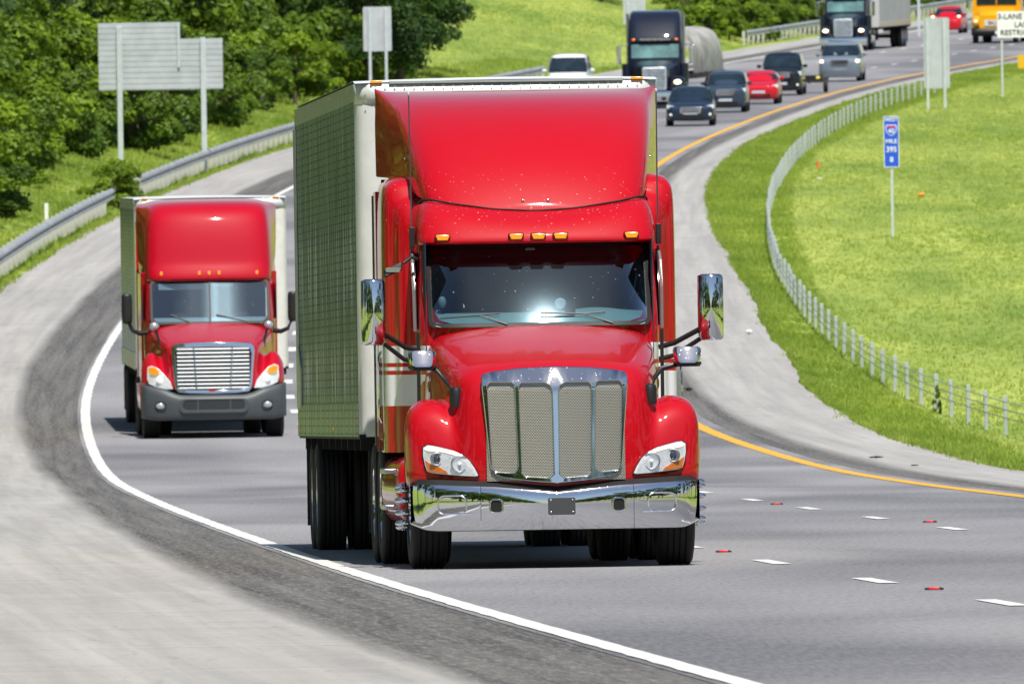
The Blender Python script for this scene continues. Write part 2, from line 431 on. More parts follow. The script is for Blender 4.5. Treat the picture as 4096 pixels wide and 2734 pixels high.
MG = M_grassground()
Yg = np.concatenate([np.arange(-3000, -200, 200.), np.arange(-200, 100, 20.), np.arange(100, 1200, 4.), np.arange(1200, 2000, 25.), np.arange(2000, 9001, 500.)])
Yroad = np.concatenate([np.arange(-1500, 90, 15.), np.arange(90, 1160, 2.), np.arange(1160, 2000, 20.)])
og = [-3000, -900, -300, -120, -60, -40, -30, -24, -20, -16, -13, -11, -9.5, -8.4, -7.4, -6.6, -6.1, -5.6, -5.2, -4.8, -4.3, -4, 0, 10.6, 12.8, 13.4, 14.2, 15, 16, 17, 18, 19, 20, 21, 22.5, 25, 30, 40, 60, 120, 300, 900, 3000]
ground = ribbon('ground', Yg, og, -.035, MG)
wob = lambda a, f, s: (lambda Y: a * (np.sin(Y * f + s) + .6 * np.sin(Y * f * 2.7 + s * 2) + .4 * np.sin(Y * f * 7.1 + s)))
e1 = wob(.06, .09, 1); e2 = wob(.05, .11, 3)
road = ribbon('road', Yroad, [-.14, 0, 2, 4, 6, 8, 10, 10.6, 10.95], 0, M_asphalt(), hillon=False)
def SHO(Y): return 12.95 + np.clip((Y - 320) / 120., 0, 1) * np.clip((640 - Y) / 120, 0, 1) * .75 - np.clip((Y - 640) / 200, 0, .6)
ribbon('shoulder', Yroad, [lambda Y: VE(Y) + e1(Y), -3, -2, -1, -.12], -.004, M_shoulder('left_shoulder_paving', -1.38, -1, .26), hillon=False)
ribbon('shoulder', Yroad, [10.93, 11.5, 12.2, lambda Y: SHO(Y) + e2(Y)], -.004, M_shoulder('right_shoulder_paving', 11.55, 1, .3), hillon=False)
MWP = M_paint('white_road_paint', (.70, .69, .66), .45); MYP = M_paint('yellow_road_paint', (.72, .38, .03), .35)
ribbon('road_edge_line', np.arange(60, 1300, 1.), [lambda Y: -.08 + wob(.006, 2.1, 0)(Y), lambda Y: .09 + wob(.006, 1.7, 2)(Y)], .006, MWP, hillon=False)
ribbon('road_edge_line', np.arange(60, 1300, 1.), [lambda Y: 10.5 + wob(.006, 2.3, 0)(Y), lambda Y: 10.72 + wob(.006, 1.9, 2)(Y)], .006, MYP, hillon=False)
# dashed lane lines: one marking object for each line
def dashes(off, y0, period, length, w):
    mb = MB()
    Y = y0 - period * 12
    while Y < 1300:
        if Y > 20:
            a = np.linspace(Y, Y + length, 4)
            rows = [[(float(lat(t, off - w / 2)), t, float(zr(t)) + .006), (float(lat(t, off + w / 2)), t, float(zr(t)) + .006)] for t in a]
            mb.grid(rows)
        Y += period
    ob = mb.build('lane_marking', MWP, smooth=False); ob['kind'] = 'structure'
ya, yb = at(2300, 1384).y, at(1776, 1289).y; dashes(3.83, ya - 1.9, (yb - ya) / 2, 3.8, .16)
ya, yb = at(2222, 1212).y, at(1705, 1147).y; dashes(7.28, ya - 1.6, (yb - ya) / 3, 3.4, .15)

# reflective pavement markers
def marker(u, v, label):
    p = at(u, v); e = empty('pavement_marker', p, (0, 0, R(-2)))
    tag(e, label, 'road marker', 'red faced reflectors on the lane lines')
    mb = MB().box(-.04, .04, -.055, .1, .006, .022); mb.build('reflector', simple('reflector_red', (.65, .02, .015), .3, emit=(.8, .03, .02), estr=.15), e, bevel=.004)  # faint emission painted on the reflector, which is no lamp
    mb = MB(); mb.box(-.07, .07, -.045, -.025, .004, .018).prism_y([(-.07, .004), (-.04, .004), (-.04, .022), (-.055, .018)], -.03, .12).prism_y([(.07, .004), (.055, .018), (.04, .022), (.04, .004)], -.03, .12).build('casting', simple('cast_iron', (.03, .03, .045), .5), e)
marker(1660, 1267, 'red reflector on the dashed line, just right of the big red truck tyre')
marker(2143, 1353, 'red reflector between two dashes, the nearest one to the camera')
marker(1782, 1157, 'red reflector between dashes of the farther lane line, nearer the truck')
marker(2133, 1199, 'red reflector between dashes of the farther lane line, nearer the right picture edge')

# ------------------------------------------------------------------ grass as tufts of real blades
def leafmat(name, c1, c2, trans=.35, scale=.5, ind=.4):
    m, nt, b = newmat(name); h = NT(nt)
    g = h.n('ShaderNodeNewGeometry').outputs['Position']
    n1 = h.noise(h.mapping(g, (scale, scale * .25, scale)), 1, 4, .6, .3)
    n2 = h.noise(g, 9, 2, .5)
    at_ = h.n('ShaderNodeAttribute', attribute_name='shade')
    f = h.math('ADD', h.math('MULTIPLY', h.ramp(n1, [(.32, 0.), (.68, 1.)]), 1 - ind), h.math('MULTIPLY', at_.outputs['Fac'], ind))
    c = h.mix(f, (*c1, 1), (*c2, 1))
    h.l(c, b.inputs['Base Color']); b.inputs['Roughness'].default_value = .55; b.inputs['Specular IOR Level'].default_value = .3
    tr = h.n('ShaderNodeBsdfTranslucent'); h.l(h.mix(.5, c, (c2[0] * 1.2, c2[1] * 1.25, c2[2] * .6, 1)), tr.inputs[0])
    mx = h.n('ShaderNodeMixShader'); mx.inputs[0].default_value = trans
    h.l(b.outputs[0], mx.inputs[1]); h.l(tr.outputs[0], mx.inputs[2]); h.l(mx.outputs[0], nt.nodes['Material Output'].inputs[0])
    return m
def tri_mesh(name, P, shade, mat, quads=False):
    """P: (n, 3 or 4, 3)"""
    n, k = P.shape[0], P.shape[1]
    me = bpy.data.meshes.new(name); me.vertices.add(n * k); me.vertices.foreach_set('co', P.reshape(-1).astype(np.float32))
    me.loops.add(n * k); me.loops.foreach_set('vertex_index', np.arange(n * k, dtype=np.int32))
    me.polygons.add(n); me.polygons.foreach_set('loop_start', np.arange(0, n * k, k, dtype=np.int32))
    me.update(calc_edges=True); me.validate()
    a = me.attributes.new('shade', 'FLOAT', 'POINT'); a.data.foreach_set('value', np.repeat(shade, k).astype(np.float32))
    me.materials.append(mat); return me
rng = np.random.default_rng(3)
def grass(name, label, Y0, Y1, o0, o1, n, hmin, hmax, mat, clump=.6, edge=None):
    Y = rng.uniform(Y0, Y1, n); o = o0 + (o1 - o0) * rng.uniform(0, 1, n)
    if edge: o = np.where(o < edge(Y) + rng.exponential(.05, n) * rng.choice([-1, 1], n) * .8, edge(Y) + np.abs(rng.normal(0, .25, n)), o)
    X = lat(Y, o) + 0.; ok = np.abs(X / Y) < .0262; X, Y, o = X[ok], Y[ok], o[ok]; n = len(X)
    Z = ground_z(X, Y) - .03
    # clumpy heights
    f = .5 + .5 * np.sin(X * 3.1 + 2 * np.sin(Y * .31)) * np.sin(Y * .43 + 1.7 * np.sin(X * 1.3))
    H = (hmin + (hmax - hmin) * rng.uniform(0, 1, n) ** 1.5) * (1 - clump + 2 * clump * f)
    B = 5; X = np.repeat(X, B) + rng.normal(0, .05, n * B); Y = np.repeat(Y, B) + rng.normal(0, .1, n * B); Z = np.repeat(Z, B)
    H = np.repeat(H, B) * rng.uniform(.6, 1.1, n * B); a = rng.uniform(0, 2 * np.pi, n * B); w = rng.uniform(.008, .02, n * B) * (1 + H)
    lean = rng.normal(0, .35, (n * B, 2)) * H[:, None]
    P = np.zeros((n * B, 3, 3))
    P[:, 0] = np.stack([X - w * np.cos(a), Y - w * np.sin(a), Z], 1); P[:, 1] = np.stack([X + w * np.cos(a), Y + w * np.sin(a), Z], 1)
    P[:, 2] = np.stack([X + lean[:, 0], Y + lean[:, 1], Z + H], 1)
    ob = bpy.data.objects.new(name, tri_mesh(name, P, np.repeat(rng.uniform(0, 1, n), B), mat)); C.objects.link(ob)
    tag(ob, label, 'grass', kind='stuff'); return ob
MGR = leafmat('verge_grass', (.19, .29, .04), (.42, .50, .10), .5, .3, .25)
MGM = leafmat('meadow_grass', (.25, .36, .06), (.62, .66, .21), .5, .09, .12)
grass('verge_grass', 'tall rough green grass between the pale right shoulder and the post fence', 262, 1060, 12.3, 15.4, 66000, .04, .12, MGR, edge=SHO)
grass('meadow_grass', 'mown yellow green grass sloping away inside the curve on the right', 285, 1100, 15.2, 26, 75000, .03, .11, MGM, .35)
grass('roadside_grass', 'green weeds growing under and behind the left guardrail', 440, 1010, -9, -3.5, 46000, .04, .2, MGR)
grass('hillside_grass', 'mown grass hill rising beyond the road, left of the dark lorry', 800, 1250, -26, -4.3, 60000, .05, .14, MGM, .3)

# ------------------------------------------------------------------ trees
MLEAF = [leafmat('foliage_bright', (.018, .055, .004), (.25, .37, .018), .2, .8), leafmat('foliage_mid', (.012, .042, .005), (.14, .23, .016), .2, .8), leafmat('foliage_dark', (.008, .03, .006), (.05, .11, .013), .2, .6)]  # lime and near-black leaf colours paint in the wood's highlights and deep shade
MBARK = simple('bark', (.10, .08, .06), .9, var=.4)
def tree_meshes(seed, W, Hh, leaf, n, mat, lobes, low=.0, trunk=.2):
    r = np.random.default_rng(seed)
    cs, rs = [], []
    for k in range(lobes):
        t = r.uniform(low, 1); prof = math.sin(math.pi * min(.97, .18 + .78 * t)) ** .6
        a = r.uniform(0, 6.28); rad = W * prof * r.uniform(.35, .85)
        cs.append((rad * math.cos(a), rad * math.sin(a), Hh * (.12 + .8 * t))); rs.append(W * r.uniform(.17, .36))
    cs = np.array(cs); rs = np.array(rs)
    i = r.choice(lobes, n, p=rs ** 2 / (rs ** 2).sum()); d = r.normal(0, 1, (n, 3)); d /= np.linalg.norm(d, axis=1)[:, None]
    d[:, 2] = np.where(d[:, 2] < -.3, -d[:, 2] * .6, d[:, 2])
    rr = rs[i] * (.72 + .34 * r.uniform(0, 1, n) ** .7) * (1 + .16 * np.sin(d[:, 0] * 9 + i) * np.sin(d[:, 2] * 8))
    Pc = cs[i] + d * rr[:, None] * np.array([1, 1, .8])
    ok = Pc[:, 2] > .05; Pc, d, i = Pc[ok], d[ok], i[ok]; n = len(Pc)
    nrm = d * .9 + r.normal(0, .55, (n, 3)) + np.array([0, 0, .35]); nrm /= np.linalg.norm(nrm, axis=1)[:, None]
    t1 = np.cross(nrm, r.normal(0, 1, (n, 3))); t1 /= np.linalg.norm(t1, axis=1)[:, None]; t2 = np.cross(nrm, t1)
    s = leaf * r.uniform(.6, 1.25, n)[:, None]
    P = np.stack([Pc - t1 * s, Pc + t2 * s * .55 - nrm * s * .1, Pc + t1 * s, Pc - t2 * s * .55 - nrm * s * .1], 1)
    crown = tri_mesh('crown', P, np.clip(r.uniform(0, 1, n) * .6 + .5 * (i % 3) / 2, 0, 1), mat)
    mb = MB(); mb.tube([(0, 0, -.3), (.05, 0, Hh * .25), (-.05, .06, Hh * .5), (.04, 0, Hh * .8)], [trunk, trunk * .8, trunk * .55, trunk * .2], 8)
    for k in range(7):
        c = cs[k % lobes]; z0 = Hh * (.15 + .08 * k); mb.tube([(0, 0, z0), tuple(c * .55 + np.array([0, 0, z0 * .45])), tuple(c)], [trunk * .45, trunk * .28, trunk * .08], 6)
    me = bpy.data.meshes.new('trunk'); me.from_pydata(mb.v, [], mb.f); me.materials.append(MBARK)
    return crown, me
TV = {'tall': [tree_meshes(10 + k, 3.3, 9.5, .095, 21000, MLEAF[k % 2], 30, -.02) for k in range(3)],
      'dark': [tree_meshes(30 + k, 3.4, 11, .10, 18000, MLEAF[2], 30, -.02) for k in range(2)],
      'bush': [tree_meshes(50 + k, 1.7, 2.6, .075, 8000, MLEAF[k], 16, -.1, .07) for k in range(2)]}
def tree(kind, k, X, Y, s, label, group, cat='tree', name='tree', lift=0.):
    cm, tm = TV[kind][k % len(TV[kind])]
    e = empty(name, (X, Y, float(ground_z(X, Y)) - .15 + lift), (0, 0, random.uniform(0, 6.28))); e.scale = (s * random.uniform(.9, 1.15), s * random.uniform(.9, 1.15), s)
    tag(e, label, cat, group)
    c = bpy.data.objects.new('crown', cm); C.objects.link(c); c.parent = e
    t = bpy.data.objects.new('trunk', tm); C.objects.link(t); t.parent = e
    return e
def frange(a, b, d):
    while a < b: yield a; a += d
def inview(X, Y, m=0.002): return abs(X / Y) < .0231 + m
YSIGN = at(278, 390).y
# left bank wood behind the guardrail
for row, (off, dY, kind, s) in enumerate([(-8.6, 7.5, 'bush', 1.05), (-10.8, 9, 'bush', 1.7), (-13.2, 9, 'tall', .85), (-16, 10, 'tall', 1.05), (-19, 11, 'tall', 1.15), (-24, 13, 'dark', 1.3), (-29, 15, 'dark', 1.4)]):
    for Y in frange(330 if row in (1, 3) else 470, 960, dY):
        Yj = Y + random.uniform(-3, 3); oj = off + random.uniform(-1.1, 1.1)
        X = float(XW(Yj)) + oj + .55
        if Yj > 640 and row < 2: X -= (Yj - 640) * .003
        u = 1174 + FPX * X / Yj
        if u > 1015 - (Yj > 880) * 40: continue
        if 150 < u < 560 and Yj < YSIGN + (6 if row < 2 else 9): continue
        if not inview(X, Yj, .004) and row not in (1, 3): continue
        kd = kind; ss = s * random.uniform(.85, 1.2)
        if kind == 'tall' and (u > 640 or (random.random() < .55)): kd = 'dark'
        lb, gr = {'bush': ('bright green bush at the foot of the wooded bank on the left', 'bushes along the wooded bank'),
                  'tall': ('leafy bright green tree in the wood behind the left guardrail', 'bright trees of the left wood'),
                  'dark': ('tree with shade painted into its dark green leaves, in the wood behind the left guardrail', 'dark trees of the left wood')}[kd]
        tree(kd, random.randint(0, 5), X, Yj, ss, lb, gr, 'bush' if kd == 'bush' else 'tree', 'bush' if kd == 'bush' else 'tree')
# dark trees where the wood ends by the grass hill
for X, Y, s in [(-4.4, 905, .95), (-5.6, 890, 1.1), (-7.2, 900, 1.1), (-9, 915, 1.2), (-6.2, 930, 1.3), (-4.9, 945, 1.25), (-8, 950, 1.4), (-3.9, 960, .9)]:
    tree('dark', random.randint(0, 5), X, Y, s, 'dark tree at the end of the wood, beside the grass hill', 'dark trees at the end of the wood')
# bushes over the hill crest and along the far left side of the road
for k in range(26):
    u = random.uniform(1050, 1450); Y = random.uniform(1165, 1235); X = (u - 1174) / FPX * Y
    tree('tall' if k % 3 else 'bush', k, X, Y, random.uniform(.5, .75) if k % 3 else 1.5, 'green tree on the crest of the far grass hill', 'trees on the crest of the hill')
for Y in frange(1010, 1420, 8):
    for off, s, kd in ((-6.3, .95, 'bush'), (-8.2, 1.35, 'bush'), (-11.5, .62, 'tall'), (-16, .85, 'tall')):
        Yj = Y + random.uniform(-3, 3); X = float(lat(Yj, off + random.uniform(-.8, .8)))
        u = 1174 + FPX * X / Yj
        if off > -9 and Yj < 1120: X -= 1.0 + (1120 - Yj) * .02
        u = 1174 + FPX * X / Yj
        if u > 2420 or u < 1560: continue
        if kd == 'bush': tree(kd, random.randint(0, 5), X, Yj, s * random.uniform(.8, 1.2), 'sunlit bush along the far side of the road, beyond the dark lorries', 'bushes beyond the dark lorries', 'bush', 'bush')
        else: tree(kd, random.randint(0, 5), X, Yj, s * random.uniform(.8, 1.2), 'tree in the green wood on the far side of the road, top of the picture', 'trees of the far wood')
# trees beside and behind the camera, which the chrome and paint mirror
for Y in frange(-60, 470, 9):
    tree('dark' if int(Y) % 3 else 'tall', int(Y), float(lat(Y, -10.5 - random.uniform(0, 2.5))), Y, random.uniform(1.1, 1.6), 'roadside tree standing left of the near road', 'trees left of the near road')
    if Y < 230: tree('dark' if int(Y) % 2 else 'tall', int(Y), float(lat(Y, 25 + random.uniform(0, 4))), Y + 4, random.uniform(1.1, 1.5), 'roadside tree standing right of the near road', 'trees right of the near road')
for k in range(64):
    side = -1 if k % 2 else 1
    Y = -260 + k * 6.6 + random.uniform(-3, 3)
    X = float(lat(Y, -17 - random.uniform(0, 7))) if side < 0 else float(lat(Y, 33 + random.uniform(0, 9)))
    tree('dark' if k % 3 else 'tall', k, X, Y, random.uniform(1.2, 1.7), 'roadside tree standing near the photographer', 'trees near the photographer')
for k in range(30):
    Y = -300 + random.uniform(-20, 20); X = -100 + k * 9
    if abs(X - float(lat(Y, 5))) < 12: continue
    tree('tall' if k % 3 == 0 else 'dark', k, X, Y, random.uniform(1.3, 1.9), 'roadside tree standing near the photographer', 'trees near the photographer')

# one pinkish flowering patch in the left wood and loose shoots on the rail
# ------------------------------------------------------------------ guardrail (left)
MGALV = simple('galvanised_steel', (.50, .52, .54), .45, metal=.55, var=.25, vscale=1.2)
def rail_profile(zb):
    return [(.0, zb - .155), (.075, zb - .125), (.08, zb - .05), (-.01, zb - .03), (-.01, zb + .0), (.08, zb + .05), (.08, zb + .10), (.03, zb + .15), (.0, zb + .16)]
def guardrail(Y0, Y1, off, label, endflare=0, dY=2.0, zoff=.55):
    e = empty('guardrail', (float(lat(Y0, off)), Y0, float(zr(Y0)))); tag(e, label, 'guardrail')
    ox, oy, oz = e.location
    rows = []
    for Y in np.arange(Y0, Y1 + .1, 1.5):
        o = off(Y) if callable(off) else off
        X = float(lat(Y, o)); Z = float(zr(Y)) - oz
        rows.append([(X - ox + a, Y - oy, Z + b) for a, b in rail_profile(zoff)])
    MB().grid(rows).build('rail', MGALV, e, solid=.006)
    mp = simple('weathered_post', (.42, .42, .40), .7, var=.3, vscale=3)
    first = None
    Y = Y0
    while Y < Y1:
        X = float(lat(Y, off)); Z = float(zr(Y)) - oz
        if first is None:
            first = MB().box(-.22, -.07, -.06, .06, -.3, zoff + .13).build('post', mp, e); p = first
        else:
            p = first.copy(); C.objects.link(p); p.parent = e
        p.location = (X - ox, Y - oy, Z); Y += dY
    return e
guardrail(380, 634, -3.9, 'near length of steel guardrail on the left, ending at the leafy shoots', dY=3.8)
guardrail(656, 960, -3.9, 'farther length of steel guardrail, running behind the big truck trailer', dY=3.8)
guardrail(1118, 1420, -4.8, 'distant guardrail at the top right of the picture, by the far wood', dY=3.8)
for du in (0, .5):
    b = tree('bush', 0, float(lat(645 + du * 8 - 4, -4.0 - du * .5)), 645 + du * 8 - 4, .62 - .14 * du, 'leafy shoots smothering the break in the left guardrail', 'shoots at the guardrail break', 'bush', 'bush')

# ------------------------------------------------------------------ median post-and-cable fence (right)
FP = [(2318, 990), (2270, 980), (2225, 968), (2180, 960), (2105, 935), (2040, 885), (1990, 855), (1920, 790), (1850, 720), (1800, 660), (1775, 600), (1768, 540), (1765, 470), (1790, 410), (1850, 345), (1950, 290), (2050, 240), (2150, 210), (2240, 192)]
pts = [at(*p) for p in FP]
fy = [p.y for p in pts]; ordr = np.argsort(fy); fy = np.array(fy)[ordr]; fx = np.array([p.x for p in pts])[ordr]
# smooth the fence line and extend it a little toward the camera
pc = np.polyfit((fy - 600) / 300, fx, 4); FX = lambda Y: float(np.polyval(pc, (Y - 600) / 300))
cb = empty('cable_fence', (FX(360), 360, float(ground_z(FX(360), 360)))); tag(cb, 'white post and cable barrier curving along the grass on the right', 'fence')
mpost = simple('post_white', (.42, .46, .47), .5, metal=.25, var=.15)
c0 = Vector(cb.location); first = None; rows = {k: [] for k in range(3)}
Y = 346.; cnt = 0
while Y < 900:
    X = FX(Y); Z = float(ground_z(X, Y)); lx = random.gauss(0, .02)
    for k in range(3): rows[k].append((X - c0.x - .035, Y - c0.y, Z - c0.z + .28 + .14 * k))
    if first is None: p = first = MB().box(-.035, .035, -.025, .025, -.1, .66).build('post', mpost, cb, bevel=.006)
    else: p = first.copy(); C.objects.link(p); p.parent = cb
    p.location = (X - c0.x, Y - c0.y, Z - c0.z); p.rotation_euler = (0, lx, random.gauss(0, .1)); cnt += 1
    Y += 5.8
mcab = simple('steel_cable', (.5, .52, .52), .4, metal=.7)
for k in range(3): MB().tube(rows[k], .010, 5).build('cable', mcab, cb)
p = at(2148, 945)
cr_ = tree('bush', 1, p.x, p.y, .3, 'dark creeper climbing one post of the cable fence', None, 'plant', 'climbing_plant')
cr_.scale = (.065, .065, .235)

# ------------------------------------------------------------------ signs
MSGN = simple('sign_back', (.46, .49, .52), .55, metal=.15, var=.12, vscale=2)
MPOST = simple('sign_post', (.55, .60, .62), .5, metal=.3, var=.1)
def H_(px, Y): return px / FPX * Y
# big stepped sign seen from behind
b1 = at(278, 390)
Yb = b1.y
e = empty('road_sign', b1); tag(e, 'large ribbed sign back on two posts before the left wood', 'road sign')
def su(u): return (u - 278) * Yb / FPX
def sv(v): return (390 - v) * Yb / FPX
mb = MB(); pl = []
v0 = 54
for k in range(12):
    va = v0 + k * 12.8; vb = va + 11.6
    x1 = 418 if k < 3 else 515
    pts_ = [(su(230), sv(vb)), (su(x1), sv(vb)), (su(x1), sv(va)), (su(230), sv(va))]
    mb.prism_y(pts_, .0, .05)
    mb.box(su(230), su(x1 - 1), .01, .04, sv(vb) - .03, sv(vb) + .02)
mb.build('panel', MSGN, e, smooth=False)
for u in (278, 470):
    MB().box(su(u) - .085, su(u) + .085, -.14, -.01, -3 if u > 300 else -.6, sv(62 if u < 300 else 90)).build('post', MPOST, e, bevel=.01)
MB().box(su(414) - .035, su(414) + .035, -.07, -.01, sv(158), sv(58)).build('brace', MPOST, e)
# plain rectangular sign back
def backsign(Y, ub, vb, u0, u1, vt, vbot, posts, label, mat=MSGN, pw=.05):
    pb = ray(ub, vb, Y); z0 = float(ground_z(pb.x, Y)); base = Vector((pb.x, Y, z0))
    e = empty('road_sign', base); tag(e, label, 'road sign', None)
    zz = lambda v: ray(ub, v, Y).z - z0; xx = lambda u: (u - ub) * Y / FPX
    MB().prism_y(rrect(xx(u0), xx(u1), zz(vbot), zz(vt), .06), 0, .03).build('panel', mat, e)
    for u in posts: MB().box(xx(u) - pw, xx(u) + pw, -.09, -.005, -.4, zz(vt) - .05).build('post', MPOST, e, bevel=.006)
    return e, xx, zz
backsign(800, 867, 190, 835, 900, 16, 118, (850, 887), 'grey rectangular sign back on twin posts above the trailer roof')
backsign(1060, 1452, 100, 1431, 1482, -30, 56, (1441,), 'grey sign back on one post behind the tall dark lorry', pw=.045)
p = at(2128, 250)
backsign(p.y, 2148, 250, 2121, 2180, 41, 203, (2129, 2168), 'grey upright sign back on twin posts near the fence, right', pw=.05)
backsign(1150, 2108, 60, 2104, 2113, -60, -30, (2108,), 'slim post with a sign out of frame, by the far guardrail', pw=.07)
# white regulatory sign, cropped by the frame
p = at(2300, 222); Yq = p.y
e, xx, zz = backsign(Yq, 2300, 222, 2290, 2410, 27, 87, (2300, 2400), 'white sign with black lettering beside the yellow school bus', simple('sign_white', (.80, .80, .80), .5), .04)
mtx = simple('sign_black', (.05, .05, .06), .6)
for body, v, s in (('3-LANE TRUCK', 39, .3), ('LANE', 58, .3), ('RESTRICTION', 76, .3)):
    text('lettering', body, s, mtx, e, (xx(2350), -.012, zz(v)))
for o_ in e.children:
    if o_.name.startswith('post'): o_.location.y = .14
# yellow sign at the right edge
p = at(2360, 190)
backsign(p.y, 2362, 190, 2336, 2388, 126, 157, (2362,), 'yellow sign cut off by the right picture edge', simple('sign_yellow', (.75, .42, .01), .5))
# blue mile sign
p = at(2048, 541); Ym = p.y
e = empty('road_sign', p); tag(e, 'narrow blue and white mile marker sign standing in the grass', 'road sign')
s_ = Ym / FPX
mb_ = simple('sign_blue', (.012, .09, .62), .5); mw = simple('sign_letter_white', (.85, .87, .9), .5)
zt, zb, hw = (541 - 267) * s_, (541 - 384) * s_, 17.5 * s_
MB().box(-.035, .035, .02, .06, -.3, zt - .05).build('post', MPOST, e, bevel=.006)
MB().prism_y(rrect(-hw, hw, zb, zt, .03), 0, .012).build('panel', mb_, e)
plate('border', rrect(-hw, hw, zb, zt, .03), [rrect(-hw + .014, hw - .014, zb + .014, zt - .014, .02)], lambda x, z: -.006, .005, mw, e, bevel=0)
hh = zt - zb
text('lettering', 'WEST', .145, mw, e, (0, -.008, zt - .09), xs=.9)
text('lettering', 'MILE', .15, mw, e, (0, -.008, zt - .66), xs=1.0)
text('lettering', '395', .20, mw, e, (0, -.008, zt - .875), xs=.95)
text('lettering', '8', .19, mw, e, (0, -.008, zt - 1.14), xs=1.0)
sh = [(-.13, .14), (-.09, .15), (-.05, .135), (0, .15), (.05, .135), (.09, .15), (.13, .14), (.15, .05), (.12, -.06), (.06, -.12), (0, -.15), (-.06, -.12), (-.12, -.06), (-.15, .05)]
zc = zt - .37
so_ = MB().prism_y([(x, z + zc) for x, z in sh], -.007, -.001).build('shield', mw, e)
MB().prism_y([(x * .88, z * .88 + zc) for x, z in sh], -.011, -.006).build('shield_field', mb_, so_)
MB().prism_y([(-.115, .075 + zc), (.115, .075 + zc), (.105, .125 + zc), (.05, .115 + zc), (0, .128 + zc), (-.05, .115 + zc), (-.105, .125 + zc)], -.015, -.010).build('shield_band', simple('sign_red', (.6, .03, .04), .5), so_)
text('lettering', '40', .17, mw, so_, (0, -.016, zc - .02))
# white delineator post left
p = at(107, 507)
MB().loft([[(x, y, z) for x, y in ((-.055, -.02), (.055, -.02), (.055, .02), (-.055, .02))] for z in (-.1, .5)]).build('marker_post', simple('plastic_white', (.78, .8, .8), .4), None, bevel=.01, loc=tuple(p))
tag(bpy.data.objects['marker_post'], 'short white plastic marker post behind the left guardrail', 'marker post')
# bits of litter and rubber
def scrap(u, v, sx, sy, sz, mat, label, cat, name, seed):
    r = random.Random(seed); p = at(u, v); n = 12
    mb = MB(); rings = []
    for i in range(7):
        t = -1 + 2 * i / 6; w_ = math.sqrt(max(.05, 1 - t * t))
        rings.append([(t * sx, sy * w_ * math.cos(q) * r.uniform(.7, 1.2), sz * (.5 + .5 * math.sin(q) * w_ * r.uniform(.6, 1.2)) + .01) for q in [2 * math.pi * k / n for k in range(n)]])
    mb.loft(rings); o = mb.build(name, mat, None, loc=tuple(p)); tag(o, label, cat)
rub = simple('torn_rubber', (.02, .02, .02), .8)
scrap(1580, 897, .075, .12, .06, rub, 'scrap of black tyre rubber on the shoulder beside the big truck', 'tyre scrap', 'tyre_scrap', 1)
scrap(2010, 1052, .11, .1, .03, rub, 'flat strip of black tyre rubber on the pale right shoulder', 'tyre scrap', 'tyre_scrap', 2)
scrap(2098, 1070, .06, .1, .02, rub, 'small dark rubber crumb right of the flat strip on the shoulder', 'tyre scrap', 'tyre_scrap', 3)
scrap(1718, 768, .075, .12, .10, simple('litter_white', (.8, .8, .8), .6), 'crumpled white litter at the edge of the right shoulder', 'litter', 'litter', 4)
scrap(1880, 412, .09, .2, .05, simple('litter_white', (.8, .8, .8), .6), 'thin pale scrap of litter in the grass behind the fence', 'litter', 'litter', 5)
scrap(2113, 452, .11, .2, .12, simple('litter_orange', (.8, .3, .02), .6), 'small orange object lying in the meadow right of the mile sign', 'litter', 'litter', 6)
p = at(1877, 385); MB().loft([[(r_ * math.cos(q), r_ * math.sin(q), z) for q in [2 * math.pi * k / 12 for k in range(12)]] for z, r_ in ((0, .05), (.02, .045), (.22, .02), (.24, .012))]).build('marker_flag', simple('orange_plastic', (.75, .10, .02), .5), None, loc=tuple(p))
tag(bpy.data.objects['marker_flag'], 'tiny orange cone standing in grass by the fence curve', 'marker')
# ------------------------------------------------------------------ shared vehicle pieces
RED = carpaint('truck_red', (.455, .0003, .007))
REDB = carpaint('truck_red_band', (.455, .0003, .007), bandz=(1.34, 1.84, ((1.60, 1.635), (1.665, 1.70)), 2.3))
CHR = M_chrome()
BLK = simple('black_plastic', (.012, .012, .013), .45, var=.2)
GAP = simple('shadow_black', (.004, .004, .004), .8)
RUB = simple('gasket_rubber', (.01, .01, .01), .6)
FRM = simple('chassis_black', (.012, .012, .013), .7)
AMB = simple('amber_lens', (.85, .30, .01), .15, coat=1, emit=(1, .35, .02), estr=.25)
DASH = simple('dashboard_grey', (.24, .32, .30), .6)
INT = simple('cab_interior', (.006, .022, .045), .9)  # blue tint stands in for sky reflected in the windscreens
WSG = glass('windscreen_glass', (.50, .66, .74), haze=.0045, fk=1.5, rough=.03)
LENS = glass('clear_lens', (.95, .96, .98), fk=.35)
STEEL = simple('bright_steel', (.6, .6, .62), .25, metal=1)
def M_tyre():
    m, nt, b = newmat('tyre'); h = NT(nt); o = h.obj(); nz = h.noise(o, 12, 5, .7)
    h.l(h.mix(nz, (.008, .008, .009, 1), (.03, .028, .027, 1)), b.inputs['Base Color']); b.inputs['Roughness'].default_value = .8
    return m
TYR = M_tyre()
def tyre_profile(w, r):
    """tread with ribs and grooves, x from -w/2 to w/2"""
    hw = w / 2; p = [(-hw * .80, r * .60), (-hw * .98, r * .70), (-hw, r * .82), (-hw * .94, r * .93), (-hw * .84, r * .985)]
    nr = 5
    for k in range(nr):
        a = -hw * .80 + 1.6 * hw * k / nr; bb = -hw * .80 + 1.6 * hw * (k + 1) / nr
        p += [(a + .006, r), (bb - .006, r)]
        if k < nr - 1: p += [(bb - .004, r - .014), (bb + .004, r - .014)]
    p += [(-x, rr) for x, rr in reversed(p[:5])]
    return p
